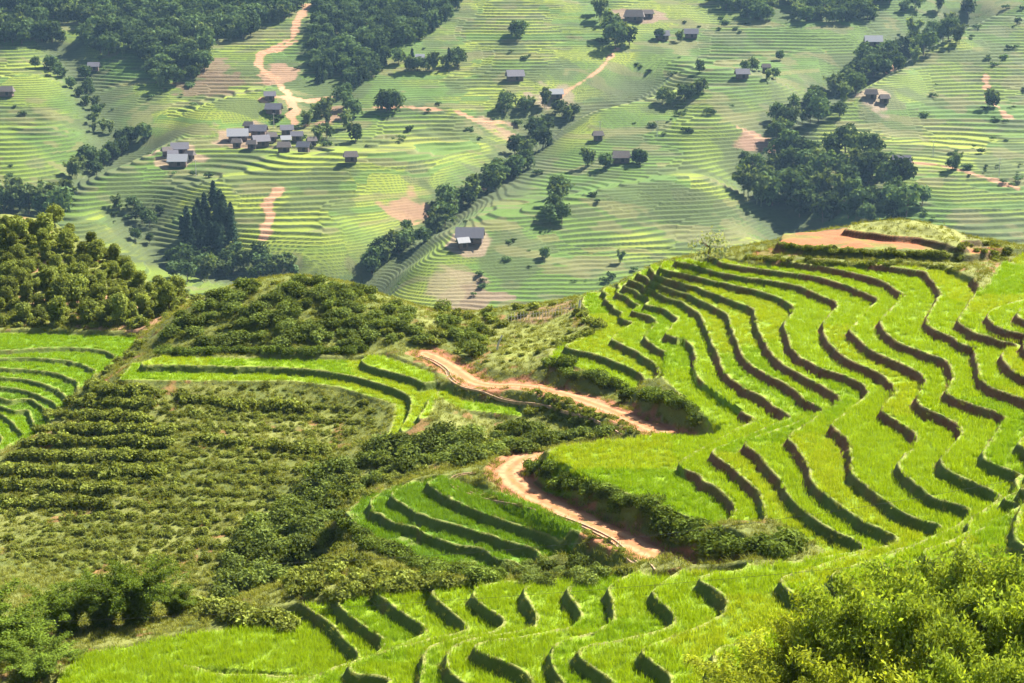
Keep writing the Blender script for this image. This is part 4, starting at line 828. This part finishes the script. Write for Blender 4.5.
# ------------------------------------------------------------------ small things near by
def sweep(P, off, w, z0, z1):             # a rectangular strip along a path, offset sideways
    P = np.array(P); T = np.gradient(P[:, :2], axis=0); T /= np.linalg.norm(T, axis=1, keepdims=True); N = np.c_[-T[:, 1], T[:, 0]]; V = []; F = []
    for p, nn in zip(P, N):
        for a, b in ((off - w / 2, z0), (off + w / 2, z0), (off + w / 2, z1), (off - w / 2, z1)): V.append((p[0] + nn[0] * a, p[1] + nn[1] * a, p[2] + b))
    for i in range(len(P) - 1):
        for k in range(4): F.append((i * 4 + k, i * 4 + (k + 1) % 4, i * 4 + 4 + (k + 1) % 4, i * 4 + 4 + k))
    return np.array(V), np.array(F), np.ones((len(V), 3))
def channel(px, label):
    P = [hit_near(*p) for p in px]; P = np.array([p for p in P if p])
    for _ in range(3):
        a = .75 * P[:-1] + .25 * P[1:]; b = .25 * P[:-1] + .75 * P[1:]; q = np.empty((2 * len(a), 3)); q[0::2] = a; q[1::2] = b; P = np.r_[P[:1], q, P[-1:]]
    zt = look(P[:, 0], P[:, 1]); P[:, 2] = np.convolve(np.pad(zt, 2, mode='edge'), np.ones(5) / 5, 'valid')
    r = bpy.data.objects.new('irrigation_channel', None); COL.objects.link(r); r.location = P[0]; tag(r, label, 'channel'); Q = P - P[0]
    link('channel_wall', mk('channel_wall', [sweep(Q, .17, .08, -.2, .08)], [M_CONC]), r); link('channel_wall', mk('channel_wall', [sweep(Q, -.17, .08, -.2, .08)], [M_CONC]), r); link('channel_bed', mk('channel_bed', [sweep(Q, 0, .255, -.2, .0)], [M_MUD]), r)
channel([(418,357),(432,361),(447,370),(450,380),(462,388),(490,394),(540,401),(580,412),(608,425),(624,436)], 'narrow concrete irrigation channel running along the upper dirt road')
channel([(476,473),(458,476),(450,481),(456,489),(475,496),(520,507),(560,518),(592,530),(625,549),(658,571)], 'narrow concrete irrigation channel curving between the lower dirt road and the bowl terraces')
def post(px, py, hgt, lean, label, r=.12):
    h = hit_near(px, py)
    if h: o = link('wooden_post', mk('wooden_post', [tube([(0, 0, -.3), (lean * .4, 0, hgt * .5), (lean, 0.05, hgt)], r, r * .7, 7)], [M_POST])); o.location = h; tag(o, label, 'post')
post(496, 351, 1.5, .6, 'pale leaning wooden post at the left corner of the bare garden plot'); post(579, 313, 1.3, .1, 'pale upright wooden post at the right corner of the bare garden plot', .16)
r = bpy.data.objects.new('stick_fence', None); COL.objects.link(r); h0 = hit_near(508, 322); h1 = hit_near(574, 312); r.location = h0; tag(r, 'low rough stick fence along the near side of the bare garden plot', 'fence')
sv_ = [tube([(0, 0, -.2), (.03, 0, .35), (.0, .02, .75 + .1 * (k % 3))], .03, .02, 5) for k in range(3)]; sm_ = [mk('stick', [s], [M_POST]) for s in sv_]
for k in range(22):
    t = k / 21; x, y = h0[0] + (h1[0] - h0[0]) * t, h0[1] + (h1[1] - h0[1]) * t; link('stick', sm_[k % 3], r, (x - h0[0], y - h0[1], float(near_z(x, y)[0]) - h0[2]))
link('rail', mk('rail', [tube([(0, -.03, .5), ((h1[0] - h0[0]) * .5, (h1[1] - h0[1]) * .5 - .03, .45 + (h1[2] - h0[2]) * .5), (h1[0] - h0[0], h1[1] - h0[1] - .03, h1[2] - h0[2] + .5)], .025, .025, 5)], [M_POST]), r)
def cable(a, b, sag, label):
    A = np.array(a); B = np.array(b); t = np.linspace(-.6, 1.6, 40)[:, None]; P = A + (B - A) * t; P[:, 2] += sag * 4 * (t[:, 0] - .5) ** 2 - sag
    o = link('power_cable', mk('power_cable', [tube(P - P[0], .006, .006, 4)], [M_WIRE])); o.location = P[0]; tag(o, label, 'cable')
def at(px, py, y): dx, dy, dz = ray(px, py); return (dx / dy * y, y, dz / dy * y)
cable(at(240, 613, 58), at(1024, 549, 62), .25, 'thin dark overhead cable crossing low in front of the near rice field'); cable(at(560, 545, 58), at(1024, 478, 62), .25, 'thin dark overhead cable crossing in front of the middle rice terraces')

# ------------------------------------------------------------------ air
hz = bpy.data.materials.new('air'); hz.use_nodes = True; n = hz.node_tree.nodes; n.remove(n['Principled BSDF']); pv = n.new('ShaderNodeVolumePrincipled')
pv.inputs['Density'].default_value = 0.000065; pv.inputs['Color'].default_value = (0.42, 0.68, 1.0, 1); pv.inputs['Anisotropy'].default_value = 0.2; hz.node_tree.links.new(pv.outputs[0], n['Material Output'].inputs['Volume'])
v, f, c_ = box(0, 640, -35, 1300, 1420, 260); o = link('haze', mesh_np('haze', v, f, [hz], None, None, False)); tag(o, kind='stuff')
